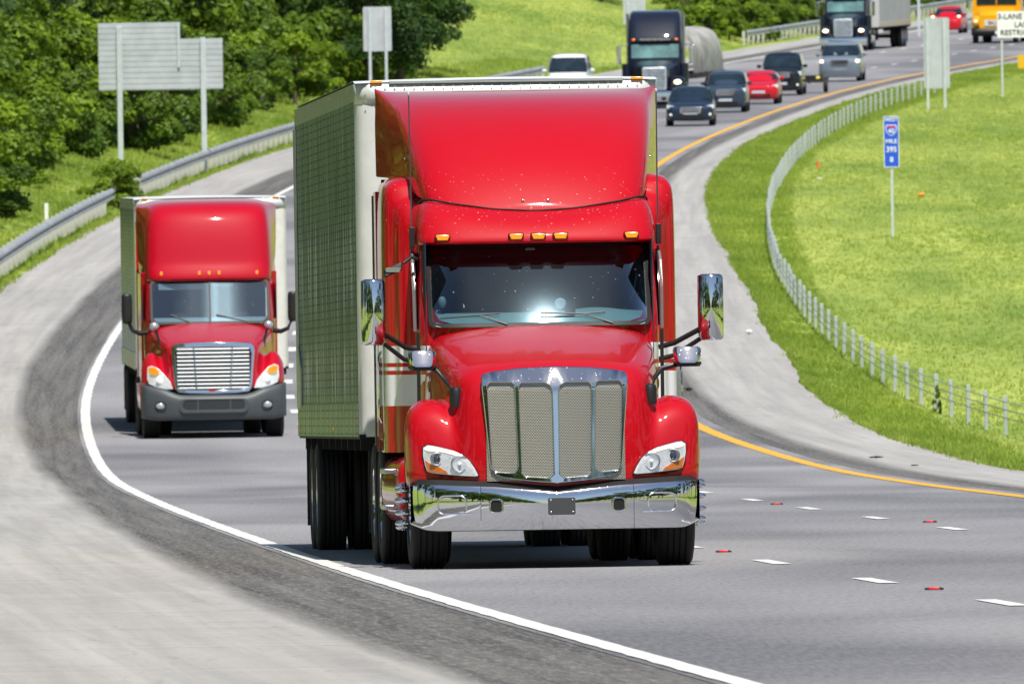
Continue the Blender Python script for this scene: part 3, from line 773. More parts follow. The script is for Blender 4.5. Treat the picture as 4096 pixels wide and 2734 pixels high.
def wheel(parent, x, y, r, w, rimm, side, dual=False, lugs=False, n=40):
    """side: -1 left of picture, 1 right"""
    wn = empty('wheel', (x, y, r), parent=parent)
    MB().revolve_x(tyre_profile(w, r), 0, 0, 0, n).build('tyre', TYR, wn)
    s = side; hw = w / 2
    prof = [(-hw * .8 * s, r * .60), (hw * .5 * s, r * .60), (hw * .85 * s, r * .62), (hw * .9 * s, r * .58), (hw * .5 * s, r * .52), (hw * .25 * s, r * .38), (hw * (.45 if not lugs else .7) * s, r * .30), (hw * (.5 if not lugs else .9) * s, r * .2), (hw * (.5 if not lugs else .95) * s, .01)]
    rim = MB().revolve_x(prof, 0, 0, 0, n).build('rim', rimm, wn)
    if lugs:
        for k in range(10):
            a = 2 * math.pi * (k + .5) / 10; cy, cz = .168 * math.cos(a), .168 * math.sin(a)
            q0 = hw * .88; prof2 = [(q0 - .08, .026), (q0 + .05, .026), (q0 + .055, .031), (q0 + .07, .031), (q0 + .075, .024), (q0 + .105, .022), (q0 + .122, .012), (q0 + .126, .001)]
            MB().revolve_x([(s * a_, b_) for a_, b_ in prof2], 0, cy, cz, 12).build('lug_nut', CHR, rim)
    return wn
def patch(rows, name, mat, parent, sub=2, **k): return MB().grid(rows).build(name, mat, parent, subsurf=sub, **k)

# ================================================================== the big red tractor
bp = Vector(((.355) , 182.6, 0)); bp.z = float(zr(182.6))
T = empty('semi_truck', bp, (slope(186), 0, R(2.9)))
tag(T, 'big red semi truck with tall chrome mesh grille, nearest to the camera', 'semi truck')
hood = [
 [(0, .17, .615), (.30, .18, .635), (.54, .215, .655), (.68, .265, .675), (.77, .30, .675), (.87, .34, .68), (.99, .38, .685), (1.12, .45, .69), (1.185, .54, .69), (1.20, .70, .69), (1.20, .80, .69)],
 [(0, .135, .632), (.30, .15, .652), (.545, .19, .672), (.68, .24, .692), (.77, .275, .695), (.87, .315, .70), (.99, .355, .705), (1.13, .42, .71), (1.195, .51, .71), (1.21, .68, .71), (1.21, .80, .71)],
 [(0, .15, .93), (.30, .165, .93), (.585, .20, .93), (.70, .245, .93), (.785, .305, .93), (.88, .335, .93), (1.0, .375, .93), (1.14, .43, .93), (1.20, .51, .93), (1.215, .70, .93), (1.215, .79, .93)],
 [(0, .17, 1.17), (.30, .185, 1.17), (.62, .225, 1.17), (.735, .28, 1.17), (.81, .40, 1.165), (.895, .40, 1.16), (1.01, .42, 1.16), (1.145, .46, 1.15), (1.207, .54, 1.13), (1.215, .72, 1.09), (1.215, .82, 1.02)],
 [(0, .20, 1.42), (.30, .215, 1.42), (.65, .265, 1.405), (.765, .35, 1.38), (.835, .54, 1.31), (.905, .49, 1.325), (1.0, .49, 1.34), (1.125, .52, 1.328), (1.195, .60, 1.275), (1.213, .76, 1.16), (1.21, .88, 1.06)],
 [(0, .25, 1.61), (.31, .265, 1.605), (.665, .33, 1.58), (.795, .45, 1.515), (.855, .75, 1.345), (.92, .74, 1.39), (.995, .75, 1.405), (1.11, .77, 1.39), (1.185, .83, 1.32), (1.21, .92, 1.20), (1.205, 1.0, 1.11)],
 [(0, .37, 1.69), (.32, .39, 1.685), (.69, .46, 1.655), (.83, .60, 1.585), (.88, .98, 1.36), (.93, 1.08, 1.40), (.995, 1.09, 1.41), (1.10, 1.1, 1.39), (1.175, 1.12, 1.315), (1.20, 1.12, 1.19), (1.195, 1.15, 1.11)],
 [(0, .85, 1.775), (.34, .87, 1.77), (.75, .92, 1.74), (.885, 1.04, 1.66), (.91, 1.4, 1.35), (.945, 1.40, 1.37), (1.0, 1.41, 1.38), (1.08, 1.41, 1.34), (1.155, 1.40, 1.25), (1.19, 1.40, 1.16), (1.19, 1.40, 1.06)],
 [(0, 1.4, 1.875), (.36, 1.4, 1.87), (.79, 1.42, 1.835), (.92, 1.48, 1.75), (.935, 1.6, 1.35), (.96, 1.68, 1.24), (1.0, 1.70, 1.22), (1.07, 1.70, 1.17), (1.13, 1.70, 1.08), (1.18, 1.70, .98), (1.18, 1.70, .90)],
 [(0, 2.02, 1.985), (.37, 2.04, 1.98), (.82, 2.10, 1.94), (.94, 2.16, 1.85), (.95, 2.2, 1.45), (.965, 2.0, 1.0), (1.0, 1.95, .95), (1.05, 1.95, .9), (1.11, 1.95, .8), (1.16, 1.95, .7), (1.16, 1.95, .62)],
 [(0, 2.20, 2.0), (.37, 2.23, 1.995), (.83, 2.32, 1.95), (.955, 2.42, 1.85), (.965, 2.40, 1.45), (.97, 2.3, 1.0), (1.0, 2.3, .9), (1.05, 2.3, .8), (1.1, 2.3, .7), (1.15, 2.3, .6), (1.15, 2.3, .55)],
]
HD = MB().grid([mir(r) for r in hood]).build('hood', RED, T, subsurf=2)
# grille
gy = lambda x, z: .045 + .16 * abs(x) ** 1.25 * 1.1 + (z - .7) * .075 + np.clip(z - 1.53, 0, .2) * .75
go = [(0, .695), (.25, .717), (.44, .745), (.50, .768), (.535, .80), (.548, .86), (.575, 1.2), (.603, 1.52), (.602, 1.575), (.585, 1.603), (.50, 1.622), (.30, 1.645), (0, 1.655)]
outer = [(-x, z) for x, z in reversed(go[1:-1])][::-1]
outer = go + [(-x, z) for x, z in reversed(go[1:-1])]
def hole(x0t, x1t, x0b, x1b, zt, zb, inner):
    c = .03; ci = .055 if inner else .03
    return [(x0b + c, zb + (0 if not inner else -.012)), (x1b - c, zb + (.012 if not inner else 0)), (x1b, zb + .03 + (.012 if not inner else 0)), (x1t, zt - c), (x1t - c * .7, zt), (x0t + ci, zt - .002), (x0t + (.012 if inner else .006), zt - ci * .5), (x0t, zt - ci - .02), (x0b, zb + .03 - (.012 if inner else 0))]
holesR = [hole(.028, .298, .024, .284, 1.522, .755, True), hole(.335, .556, .318, .527, 1.53, .785, False)]
holes = holesR + [[(-x, z) for x, z in reversed(hh_)] for hh_ in holesR]
GR = plate('grille', outer, holes, gy, .06, CHR, T, d=.03, bevel=.008)
def M_mesh():
    m, nt, b = newmat('grille_mesh'); h = NT(nt); x, y, z = h.sep(h.obj())
    row = h.math('DIVIDE', z, .0122); fr = h.math('FLOOR', row)
    xo = h.math('ADD', h.math('DIVIDE', x, .0215), h.math('MULTIPLY', h.math('MODULO', fr, 2), .5))
    dx = h.math('SUBTRACT', h.math('FRACT', h.math('ADD', xo, 100)), .5); dz = h.math('SUBTRACT', h.math('FRACT', row), .5)
    d = h.math('SQRT', h.math('ADD', h.math('MULTIPLY', dx, dx), h.math('MULTIPLY', h.math('MULTIPLY', dz, dz), 1.1)))
    hole_ = h.ramp(d, [(.30, 1.), (.36, 0.)])
    o = h.obj(); nz = h.noise(o, 5, 4, .6); sp = h.ramp(h.noise(o, 26, 2), [(.70, 0.), (.74, 1.)])
    c = h.mix(hole_, (.56, .53, .44, 1), h.mix(nz, (.008, .008, .007, 1), (.06, .055, .04, 1)))
    c = h.mix(h.math('MULTIPLY', sp, .5), c, (.38, .22, .10, 1))
    h.l(c, b.inputs['Base Color']); h.l(h.math('MULTIPLY_ADD', hole_, -.75, .8), b.inputs['Metallic'])
    b.inputs['Roughness'].default_value = .38
    h.l(h.bump(h.math('SUBTRACT', 1, hole_), .6, .004), b.inputs['Normal']); return m
MMESH = M_mesh()
for sgn in (-1, 1):
    for (a, b_) in ((.02, .31), (.31, .57)):
        rows = []
        for z in np.linspace(.72, 1.56, 15):
            rows.append([(sgn * x, gy(x, z) + .028, z) for x in np.linspace(a, b_, 7)])
        MB().grid(rows).build('mesh_panel', MMESH, GR)
MB().grid([[(x, gy(abs(x), z) + .075, z) for x in np.linspace(-.54, .54, 15)] for z in (.74, 1.1, 1.5)]).build('radiator', FRM, GR)
# bumper
def by(x): x = abs(x); return .0 + .055 * (x / .63) ** 2 if x < .63 else .055 + .11 * ((x - .63) / .4) ** 1.3 + (1.1 * max(0, x - 1.07) ** 1.25 * 3 if x > 1.07 else 0)
def btop(x): x = abs(x); return .628 + .052 * min(1, x / .55) + max(0, x - .6) * .05
def bbot(x): x = abs(x); return .312 + (max(0, x - 1.0) / .19) ** 1.6 * .065
bxs = [0, .12, .25, .4, .52, .61, .628]; bx2 = [.632, .65, .75, .87, .98, 1.06, 1.11, 1.145, 1.17, 1.185, 1.19]
prof = [(-.03, .035), (-.004, .012), (.02, .004), (.25, -.004), (.48, -.006), (.66, -.001), (.82, .006), (.95, .015), (1.0, .028), (1.01, .06)]
def bump_rows(xs):
    rows = []
    for t, dy in [(0, .09), (0, .05), (.03, .030), (.12, .014), (.3, .0), (.5, -.008), (.7, -.010), (.85, -.007), (.95, .0), (.99, .010), (1.0, .03), (1.0, .09)]:
        rows.append([(x, by(x) + dy * 1.0, bbot(x) + (btop(x) - bbot(x)) * t) for x in xs])
    return rows
BM = MB().grid(bump_rows([-x for x in reversed(bxs[1:])] + bxs))
BMO = BM.build('bumper', CHR, T)
for sgn in (-1, 1):
    rows = bump_rows([x for x in bx2])
    rows = [[(sgn * x, y, z) for x, y, z in r] + [(sgn * 1.192, .42, r[-1][2]), (sgn * 1.19, .62, r[-1][2])] for r in rows]
    MB().grid(rows).build('bumper_end', CHR, BMO)
    # oval recess outline, tow hole
    cx = .865 * sgn
    def ring_path(x0, x1, z0, z1, rr_, dy):
        pts = rrect(x0, x1, z0, z1, rr_, 5); return [(x, by(x) - dy - .011, z) for x, z in pts]
    pth = [(p_[0] * 1, p_[1], p_[2]) for p_ in ring_path(min(cx - .115, cx + .115), max(cx - .115, cx + .115), .455, .605, .05, .006)]
    MB().tube(pth + [pth[0], pth[1]], .0065, 6, cap=False).build('recess_rim', simple('bright_edge', (.9, .92, .95), .15, metal=1), BMO)
    xt = sgn * .70; MB().tube([(sgn * .86, by(.86) - .018, .456), (sgn * .78, by(.78) - .018, .452), (xt, by(xt) - .017, .452)], .006, 6).build('recess_rim', MATS['bright_edge'], BMO)
    xh = .505 * sgn; yb_ = by(.505)
    plate('tow_hole_rim', rrect(xh - .060, xh + .060, .453, .577, .036), [rrect(xh - .044, xh + .044, .468, .562, .026)], lambda x, z: by(x) - .026, .02, CHR, BMO, d=.03, bevel=.005)
    plate('tow_hole', rrect(xh - .046, xh + .046, .465, .565, .026), [], lambda x, z: by(x) - .016, .003, GAP, BMO, d=.03, bevel=0)
MB().prism_y(rrect(-.08, .144, .437, .578, .014), -.032, .0).build('plate_bracket', simple('plate_dark', (.05, .052, .055), .5), BMO, bevel=.003)
for px, pz in ((-.058, .458), (.122, .458), (-.058, .556), (.122, .556)):
    MB().ellipsoid((px, -.034, pz), (.009, .006, .009), 8, 6).build('bolt', STEEL, BMO)
MB().grid([[(x, by(x) + .05, btop(x) - .02) for x in np.linspace(-1.15, 1.15, 25)], [(x, by(x) + .14, btop(x) + .04) for x in np.linspace(-1.15, 1.15, 25)]]).build('bumper_gap', GAP, T)
# headlights
def hy(x, z): x = abs(x); return .192 + .02 * (z - .75) + (x - .62) * .30 + max(0, x - .9) ** 2 * 1.6
hl = [(1.085, 1.005), (1.05, 1.025), (1.00, 1.018), (.93, 1.0), (.84, .975), (.765, .94), (.705, .885), (.665, .825), (.636, .765), (.66, .758), (.76, .764), (.88, .776), (1.01, .790), (1.055, .805), (1.072, .86), (1.085, .93)]
def off(poly, d):
    c = Vector((sum(p_[0] for p_ in poly) / len(poly), sum(p_[1] for p_ in poly) / len(poly)))
    return [tuple(c + (Vector(p_) - c) * d) for p_ in poly]
SIL = simple('lamp_reflector', (.85, .87, .92), .25, metal=.35, var=.22, vscale=26, emit=(.85, .9, 1), estr=.16)  # weak emission paints lamp glow into the reflector surface
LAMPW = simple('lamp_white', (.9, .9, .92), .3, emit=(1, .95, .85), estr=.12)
def pplate(name, poly, dy, th, mat, parent, d=.03): return plate(name, poly, [], lambda x, z: hy(x, z) + dy, th, mat, parent, d=d, bevel=.003)
for sgn in (-1, 1):
    P_ = [(sgn * x, z) for x, z in hl]
    hd = pplate('headlight', off(P_, 1.03), .012, .14, BLK, T)
    pplate('reflector', off(P_, .985), .0, .02, SIL, hd)
    pplate('turn_signal', [(sgn * x, z) for x, z in [(1.07, .90), (1.05, .808), (1.01, .797), (.885, .785), (.90, .81), (.955, .842), (1.02, .865)]], -.008, .01, simple('amber_reflector', (.85, .22, .02), .2, coat=1), hd)
    pplate('running_light', [(sgn * x, z) for x, z in [(1.075, .99), (1.045, 1.012), (.93, .99), (.84, .965), (.775, .93), (.80, .93), (.93, .966), (1.05, .978)]], -.008, .01, simple('running_light', (1, .95, .85), .2, emit=(1, .88, .65), estr=1.2), hd)
    for cx, cz, rr_, dark in ((.972, .908, .050, True), (.79, .865, .066, False)):
        y0 = hy(cx, cz)
        tor = [(rr_ + .008 * math.cos(q), .008 * math.sin(q)) for q in [2 * math.pi * k / 8 for k in range(8)]]
        rings = []
        for k in range(28):
            a = 2 * math.pi * k / 28; rings.append([(sgn * cx + (t[0]) * math.cos(a), y0 - .008 + t[1] + (cx * 0), cz + t[0] * math.sin(a)) for t in tor])
        rings.append(rings[0]); MB().grid([r_ + [r_[0]] for r_ in rings]).build('lamp_ring', STEEL, hd)
        if dark:
            MB().ellipsoid((sgn * cx, y0 - .004, cz), (rr_ * .62, .022, rr_ * .62), 18, 12).build('projector', simple('projector_glass', (.03, .04, .07), .03, coat=1), hd)
            MB().prism_y([(sgn * cx + rr_ * .95 * math.cos(2 * math.pi * k / 24), cz + rr_ * .95 * math.sin(2 * math.pi * k / 24)) for k in range(24)], y0 - .006, y0).build('bowl', simple('bowl_grey', (.3, .31, .34), .3, metal=.8), hd)
        else:
            vs = [[(sgn * cx + r_ * math.cos(a), y0 + .012 - (r_ / rr_) ** 2 * .018, cz + r_ * math.sin(a)) for a in [2 * math.pi * k / 24 for k in range(25)]] for r_ in (.002, .02, .04, .066)]
            MB().grid(vs).build('bowl', SIL, hd)
            MB().ellipsoid((sgn * cx, y0 - .012, cz), (.016, .016, .016), 10, 8).build('bulb', LAMPW, hd)
            MB().box(sgn * cx - .006, sgn * cx + .006, y0 - .01, y0, cz - .06, cz - .01).build('bulb_stem', STEEL, hd)
    MB().grid([[(sgn * x, hy(x, z) - .022, z) for x, z in ((a_ * .98 + .02, b_) for a_, b_ in [(o_x, zz_)])] * 1 + [(sgn * o_x, hy(o_x, zz2) - .022, zz2)] for o_x, zz_, zz2 in [(.645, .77, .78), (.70, .768, .87), (.76, .772, .93), (.86, .782, .978), (.96, .79, .998), (1.04, .81, 1.012), (1.075, .9, .99)]]).build('lens', LENS, hd)
    # side marker lamp on the fender
    MB().box(sgn * 1.205 - .012, sgn * 1.205 + .012, .72, .80, .88, 1.02).build('side_marker', simple('dark_amber', (.4, .12, .02), .3), T, bevel=.004)
# cab shell
def ring(zz, yf, wf, ws, yb_=3.75): return [(0, yf, zz), (.5, yf + .03, zz), (wf - .03, yf + .12, zz), (wf + .062, yf + .175, zz), (ws, yf + .50, zz), (ws + .01, yb_, zz)]
cr = [ring(.55, 2.3, .9, .98), ring(1.2, 2.25, .92, 1.0), ring(1.8, 2.25, .93, 1.01), ring(2.0, 2.22, .935, 1.01), ring(2.30, 2.42, .93, 1.01), ring(2.60, 2.62, .92, 1.0), ring(2.68, 2.66, .91, .99), ring(2.78, 2.75, .9, .98)]
full = [mir(r) for r in cr]; n = len(full[0]); mb = MB(); vs = [p_ for r in full for p_ in r]; fs = []
for i in range(len(full) - 1):
    for j in range(n - 1):
        if 3 <= i <= 4 and 3 <= j <= n - 5: continue          # opening for the windscreen
        fs.append((i * n + j, i * n + j + 1, (i + 1) * n + j + 1, (i + 1) * n + j))
CAB = mb.add(vs, fs).build('cab', REDB, T, subsurf=1)
def wsy(x, z, d=0): return 2.205 + (z - 2.0) * .577 + .11 * (z - 2.0) ** 2 + .10 * x * x + max(0, abs(x) - .6) ** 2 * .7 - d
wsr = [[(x, wsy(x, z, .012), z) for x in np.linspace(-xw, xw, 33)] for z, xw in ((2.005, .915), (2.05, .916), (2.1, .918), (2.2, .917), (2.3, .915), (2.4, .912), (2.5, .908), (2.58, .904), (2.66, .898))]
WS = MB().grid(wsr).build('windshield', WSG, T)
ws_out = rrect(-.93, .93, 1.985, 2.685, .06); ws_in = rrect(-.895, .895, 2.02, 2.655, .05)
plate('gasket', ws_out, [ws_in], lambda x, z: wsy(x, z, .022), .012, RUB, WS, d=.06, bevel=.003)
plate('visor_shadow', rrect(-.89, .89, 2.57, 2.68, .03), [], lambda x, z: wsy(x, z, -.004), .004, GAP, WS, d=.06, bevel=0)  # black strip paints the visor's shadow across the top of the glass
for x0, x1, xm in ((-.84, -.28, -.52), (.0, .60, .20)):
    wp = MB(); pv = (x1, wsy(x1, 2.01, .03), 2.005); md = ((x0 + x1) / 2 + .05, wsy(xm, 2.09, .035), 2.085)
    wp.tube([pv, md], [.010, .006], 6)
    wp.tube([(x0, wsy(x0, 2.06, .032), 2.065 if x0 < -.5 else 2.10), md, (x1 - .06, wsy(x1, 2.09, .032), 2.10)], .0075, 6)
    wp.build('wiper', BLK, WS)
# interior
IN = MB().box(-.93, .93, 3.5, 3.55, 1.5, 2.75).box(-.95, -.94, 2.4, 3.5, 1.5, 2.7).box(.94, .95, 2.4, 3.5, 1.5, 2.7).box(-.93, .93, 2.5, 3.5, 1.5, 1.52).build('cab_interior', INT, T, smooth=False)
dr = [[(x, y, z + .035 * math.exp(-((x - .48) / .22) ** 2) * (y > 2.4)) for x in np.linspace(-.88, .88, 21)] for y, z in ((2.28, 1.99), (2.36, 2.03), (2.5, 2.075), (2.68, 2.115), (2.78, 2.10), (2.82, 1.95))]
MB().grid(dr).build('dashboard', DASH, IN, subsurf=1)
MB().tube([(.48 + .22 * math.cos(q), 2.92 + .06 * math.sin(q), 2.03 + .16 * math.sin(q)) for q in [2 * math.pi * k / 24 for k in range(25)]], .014, 8).build('steering_wheel', BLK, IN)
for sx in (-.48, .48):
    MB().loft([[(sx + a * wd, y + .0, z + 0 * b) if False else (sx + a * wd, y + b * .09, z) for a, b in ((-1, -1), (1, -1), (1, 1), (-1, 1))] for z, wd, y in ((1.6, .24, 3.1), (1.9, .25, 3.15), (2.15, .22, 3.2), (2.3, .13, 3.22), (2.45, .12, 3.22))]).build('seat', simple('seat_cloth', (.06, .065, .07), .8), IN, subsurf=1)
MB().revolve_x([(0, .001), (0, .04), (.02, .05), (.03, .05)], 0, 0, 0, 20).build('dash_camera', simple('camera_pale', (.55, .58, .6), .4), IN, loc=(.175, 2.40, 2.17)).rotation_euler = (0, 0, R(90))
MB().prism_y(rrect(.21, .30, 2.09, 2.20, .01), 2.42, 2.44).build('toll_tag', BLK, IN)
MB().prism_y(rrect(-.10, -.02, 2.60, 2.64, .01), wsy(0, 2.6, -.02), wsy(0, 2.6, -.03)).build('sticker', simple('camera_pale', (.55, .58, .6), .4), IN)
MB().ellipsoid((-.80, 2.62, 2.2), (.035, .03, .05)).ellipsoid((-.83, 2.7, 2.1), (.03, .03, .04)).build('cab_fan', simple('fan_grey', (.2, .24, .25), .5), IN)
# doors: side windows, vent window, door mirror, grab handle
for sgn in (-1, 1):
    dpl = MB().prism_x([(2.62, 1.98), (3.48, 2.0), (3.48, 2.62), (2.95, 2.62), (2.78, 2.45)], sgn * 1.012, sgn * 1.022).build('side_window', simple('side_glass', (.012, .015, .018), .04, coat=1), T)
    MB().tube([(sgn * 1.03, 2.62, 1.96), (sgn * 1.035, 2.66, 2.3), (sgn * 1.035, 2.78, 2.52), (sgn * 1.03, 3.0, 2.64)], .014, 6).build('window_trim', simple('trim_grey', (.25, .25, .25), .4, metal=.4), dpl)
    MB().box(sgn * 1.0, sgn * 1.03, 2.4, 2.415, .9, 1.95).build('door_seam', GAP, T)
# roof cap / sun visor
vis = [
 [(0, 2.66, 2.675), (.35, 2.67, 2.675), (.7, 2.70, 2.675), (.9, 2.76, 2.675), (.96, 2.82, 2.675), (.975, 3.2, 2.675), (.98, 3.7, 2.675)],
 [(0, 2.43, 2.672), (.35, 2.44, 2.672), (.7, 2.475, 2.672), (.92, 2.535, 2.672), (.985, 2.68, 2.672), (1.0, 3.1, 2.672), (1.0, 3.7, 2.672)],
 [(0, 2.40, 2.695), (.35, 2.41, 2.695), (.7, 2.445, 2.695), (.94, 2.515, 2.695), (1.0, 2.68, 2.695), (1.012, 3.1, 2.695), (1.012, 3.7, 2.695)],
 [(0, 2.46, 2.80), (.35, 2.475, 2.80), (.7, 2.51, 2.805), (.93, 2.60, 2.81), (.995, 2.76, 2.81), (1.008, 3.15, 2.81), (1.01, 3.7, 2.81)],
 [(0, 2.56, 2.885), (.35, 2.575, 2.895), (.7, 2.62, 2.93), (.91, 2.72, 2.955), (.975, 2.88, 2.95), (.995, 3.2, 2.93), (1.0, 3.7, 2.93)],
 [(0, 2.72, 2.942), (.35, 2.735, 2.962), (.7, 2.79, 3.015), (.88, 2.90, 3.045), (.945, 3.02, 3.035), (.975, 3.3, 3.01), (.99, 3.7, 3.01)],
 [(0, 2.80, 2.948), (.35, 2.82, 2.966), (.7, 2.88, 3.02), (.87, 2.98, 3.05), (.93, 3.08, 3.04), (.96, 3.4, 3.02), (.98, 3.7, 3.02)],
]
VS = MB().grid([mir(r) for r in vis]).build('sun_visor', RED, T, subsurf=2)
for x, s_ in ((-.795, 0), (-.185, 0), (0, 0), (.185, 0), (.78, 0)):
    yy = 2.39 + .055 * (abs(x) / .7) ** 2
    ml = MB().prism_y([(x - .058, 2.752), (x - .042, 2.712), (x + .042, 2.712), (x + .058, 2.752), (x + .05, 2.758), (x - .05, 2.758)], yy - .01, yy + .06).build('marker_light', AMB, VS, bevel=.005)
    MB().prism_y([(x - .066, 2.757), (x - .048, 2.706), (x + .048, 2.706), (x + .066, 2.757), (x + .056, 2.764), (x - .056, 2.764)], yy - .001, yy + .062).build('bezel', simple('bezel_darkred', (.12, .005, .005), .3), ml)
fair = [
 [(0, 2.76, 2.952), (.35, 2.775, 2.972), (.7, 2.83, 3.026), (.86, 2.95, 3.06), (.93, 3.1, 3.06), (.955, 3.6, 3.10), (1.09, 4.6, 3.26), (1.19, 5.85, 3.27)],
 [(0, 2.79, 3.02), (.35, 2.81, 3.035), (.7, 2.88, 3.08), (.87, 3.0, 3.11), (.94, 3.14, 3.12), (.965, 3.6, 3.15), (1.095, 4.6, 3.28), (1.19, 5.85, 3.28)],
 [(0, 2.93, 3.22), (.36, 2.955, 3.23), (.73, 3.04, 3.25), (.90, 3.18, 3.27), (.975, 3.36, 3.27), (1.0, 3.8, 3.3), (1.105, 4.7, 3.38), (1.192, 5.85, 3.4)],
 [(0, 3.22, 3.48), (.38, 3.25, 3.48), (.77, 3.36, 3.49), (.94, 3.52, 3.49), (1.01, 3.72, 3.49), (1.04, 4.1, 3.5), (1.12, 4.9, 3.55), (1.193, 5.85, 3.58)],
 [(0, 3.66, 3.72), (.40, 3.70, 3.72), (.80, 3.83, 3.72), (.98, 4.0, 3.71), (1.045, 4.2, 3.70), (1.07, 4.5, 3.70), (1.135, 5.1, 3.73), (1.194, 5.85, 3.76)],
 [(0, 4.25, 3.89), (.41, 4.30, 3.89), (.83, 4.42, 3.885), (1.01, 4.6, 3.865), (1.07, 4.78, 3.85), (1.09, 5.0, 3.86), (1.14, 5.4, 3.88), (1.185, 5.85, 3.90)],
 [(0, 4.95, 3.965), (.42, 5.0, 3.965), (.85, 5.1, 3.96), (1.03, 5.2, 3.945), (1.085, 5.3, 3.935), (1.11, 5.4, 3.95), (1.15, 5.6, 3.98), (1.19, 5.85, 4.0)],
 [(0, 5.85, 3.99), (.42, 5.85, 3.99), (.85, 5.85, 3.99), (1.04, 5.86, 3.99), (1.09, 5.87, 3.99), (1.13, 5.88, 4.0), (1.16, 5.88, 4.01), (1.195, 5.88, 4.02)],
]
FA = MB().grid([mir(r) for r in fair]).build('roof_fairing', RED, T, subsurf=2)
sp_ = [(0, 2.745, 2.949), (.35, 2.76, 2.968), (.7, 2.815, 3.021), (.87, 2.93, 3.056), (.94, 3.06, 3.052), (.96, 3.3, 3.03)]
MB().tube(mir(sp_), .009, 6).build('roof_seam', GAP, FA)
for x in (-.105, .105):
    MB().ellipsoid((x, 2.80, 3.035), (.013, .008, .013), 10, 8).build('fairing_bolt', STEEL, FA)
for x, z in ((-1.02, 3.36), (-1.03, 3.41), (1.03, 3.4)):
    MB().ellipsoid((x, 4.0, z), (.01, .01, .01), 8, 6).build('fairing_bolt', STEEL, FA)
# sleeper
def sring(y, hw, zt, r=.16, zb=.95):
    pts = [(hw, zb), (hw, 1.5), (hw, 2.2), (hw, zt - r * 1.2), (hw - r * .12, zt - r * .5), (hw - r * .5, zt - r * .12), (hw - r * 1.2, zt), (.5, zt + .02), (0, zt + .03)]
    return [(x, y, z) for x, z in pts] + [(-x, y, z) for x, z in reversed(pts[:-1])]
SL = MB().grid([sring(*a) for a in ((3.58, .97, 2.8, .1), (3.60, 1.0, 2.90, .12), (3.66, 1.09, 3.02), (3.70, 1.12, 3.06), (3.76, 1.135, 3.08), (3.80, 1.15, 3.10), (3.84, 1.20, 3.19), (3.92, 1.225, 3.24), (4.1, 1.23, 3.265), (4.8, 1.215, 3.28), (5.85, 1.195, 3.28))]).build('sleeper', REDB, T, subsurf=2)
MB().box(-1.15, 1.15, 5.80, 5.84, .95, 3.25).build('back_wall', INT, SL)
for sgn in (-1, 1):
    MB().tube([(sgn * 1.09, 3.74, 1.9), (sgn * 1.10, 3.74, 2.6), (sgn * 1.085, 3.76, 2.9), (sgn * 1.05, 3.80, 3.0)], .008, 5).build('panel_seam', GAP, SL)
    MB().loft([[(sgn * a, y, z) for a, y in ((1.20, 5.86), (1.19, 6.5), (1.165, 6.5), (1.175, 5.86))] for z in (.95, 3.15)]).build('side_extender', REDB, T, bevel=.008)
    MB().box(min(sgn * 1.165, sgn * 1.195), max(sgn * 1.165, sgn * 1.195), 6.51, 6.7, 1.0, 3.12).build('extender_rubber', BLK, T)
    MB().box(min(sgn * 1.16, sgn * 1.222), max(sgn * 1.16, sgn * 1.222), 4.7, 5.3, 1.05, 1.75).build('locker_door', REDB, SL, bevel=.01)
    MB().tube([(sgn * 1.25, 4.1, 1.2), (sgn * 1.27, 4.1, 1.25), (sgn * 1.27, 4.1, 1.75), (sgn * 1.25, 4.1, 1.8)], .012, 6).build('grab_handle', CHR, SL)
    # skirt, steps and tank
    sk = MB().loft([[(sgn * x, y, z) for x, z in ((.85, .40), (1.10, .33), (1.20, .42), (1.23, .62), (1.21, .82), (1.15, .93), (.85, .95))] for y in (2.05, 2.2, 3.6, 5.2, 5.35)]).build('tank_skirt', RED, T, subsurf=1)
    for zz_, yy in ((.50, 2.55), (.80, 2.62)):
        MB().box(min(sgn * 1.2, sgn * 1.31), max(sgn * 1.2, sgn * 1.31), yy, yy + .7, zz_ - .02, zz_ + .02).build('step', STEEL, sk, bevel=.006)
    wheel(T, sgn * 1.02, 1.18, .515, .31, CHR, sgn, lugs=True, n=56)
    for yy in (5.55, 6.9):
        wheel(T, sgn * 1.08, yy, .51, .27, CHR, sgn, n=40); wheel(T, sgn * .76, yy, .51, .27, STEEL, sgn, n=32)
        MB().box(min(sgn * .62, sgn * 1.22), max(sgn * .62, sgn * 1.22), yy + .60, yy + .62, .25, .95).build('mud_flap', BLK, T)
    MB().tube([(sgn * .30, 6.2, .51), (sgn * .62, 6.2, .51)], .09, 10).build('axle', FRM, T)
FR = MB().box(-.45, -.36, .5, 7.6, .72, .98).box(.36, .45, .5, 7.6, .72, .98).box(-.36, .36, 3, 3.15, .74, .95).box(-.36, .36, 5.2, 5.35, .74, .95)
FR.build('chassis_frame', FRM, T)
MB().tube([(-.9, 1.18, .48), (-.4, 1.18, .42), (.4, 1.18, .42), (.9, 1.18, .48)], .055, 8).build('front_axle', FRM, T)
MB().box(-.35, .35, .8, 2.3, .40, .95).build('engine_sump', FRM, T, bevel=.05)
MB().prism_x([(1.9, .38), (5.2, .38), (5.2, .8), (1.9, .8)], -.9, .9).build('underbody', FRM, T)
MB().ellipsoid((.0, 6.2, .48), (.22, .25, .22)).build('differential', FRM, T)
MB().box(-.45, .45, 6.1, 7.1, .98, 1.10).build('fifth_wheel', FRM, T, bevel=.03)
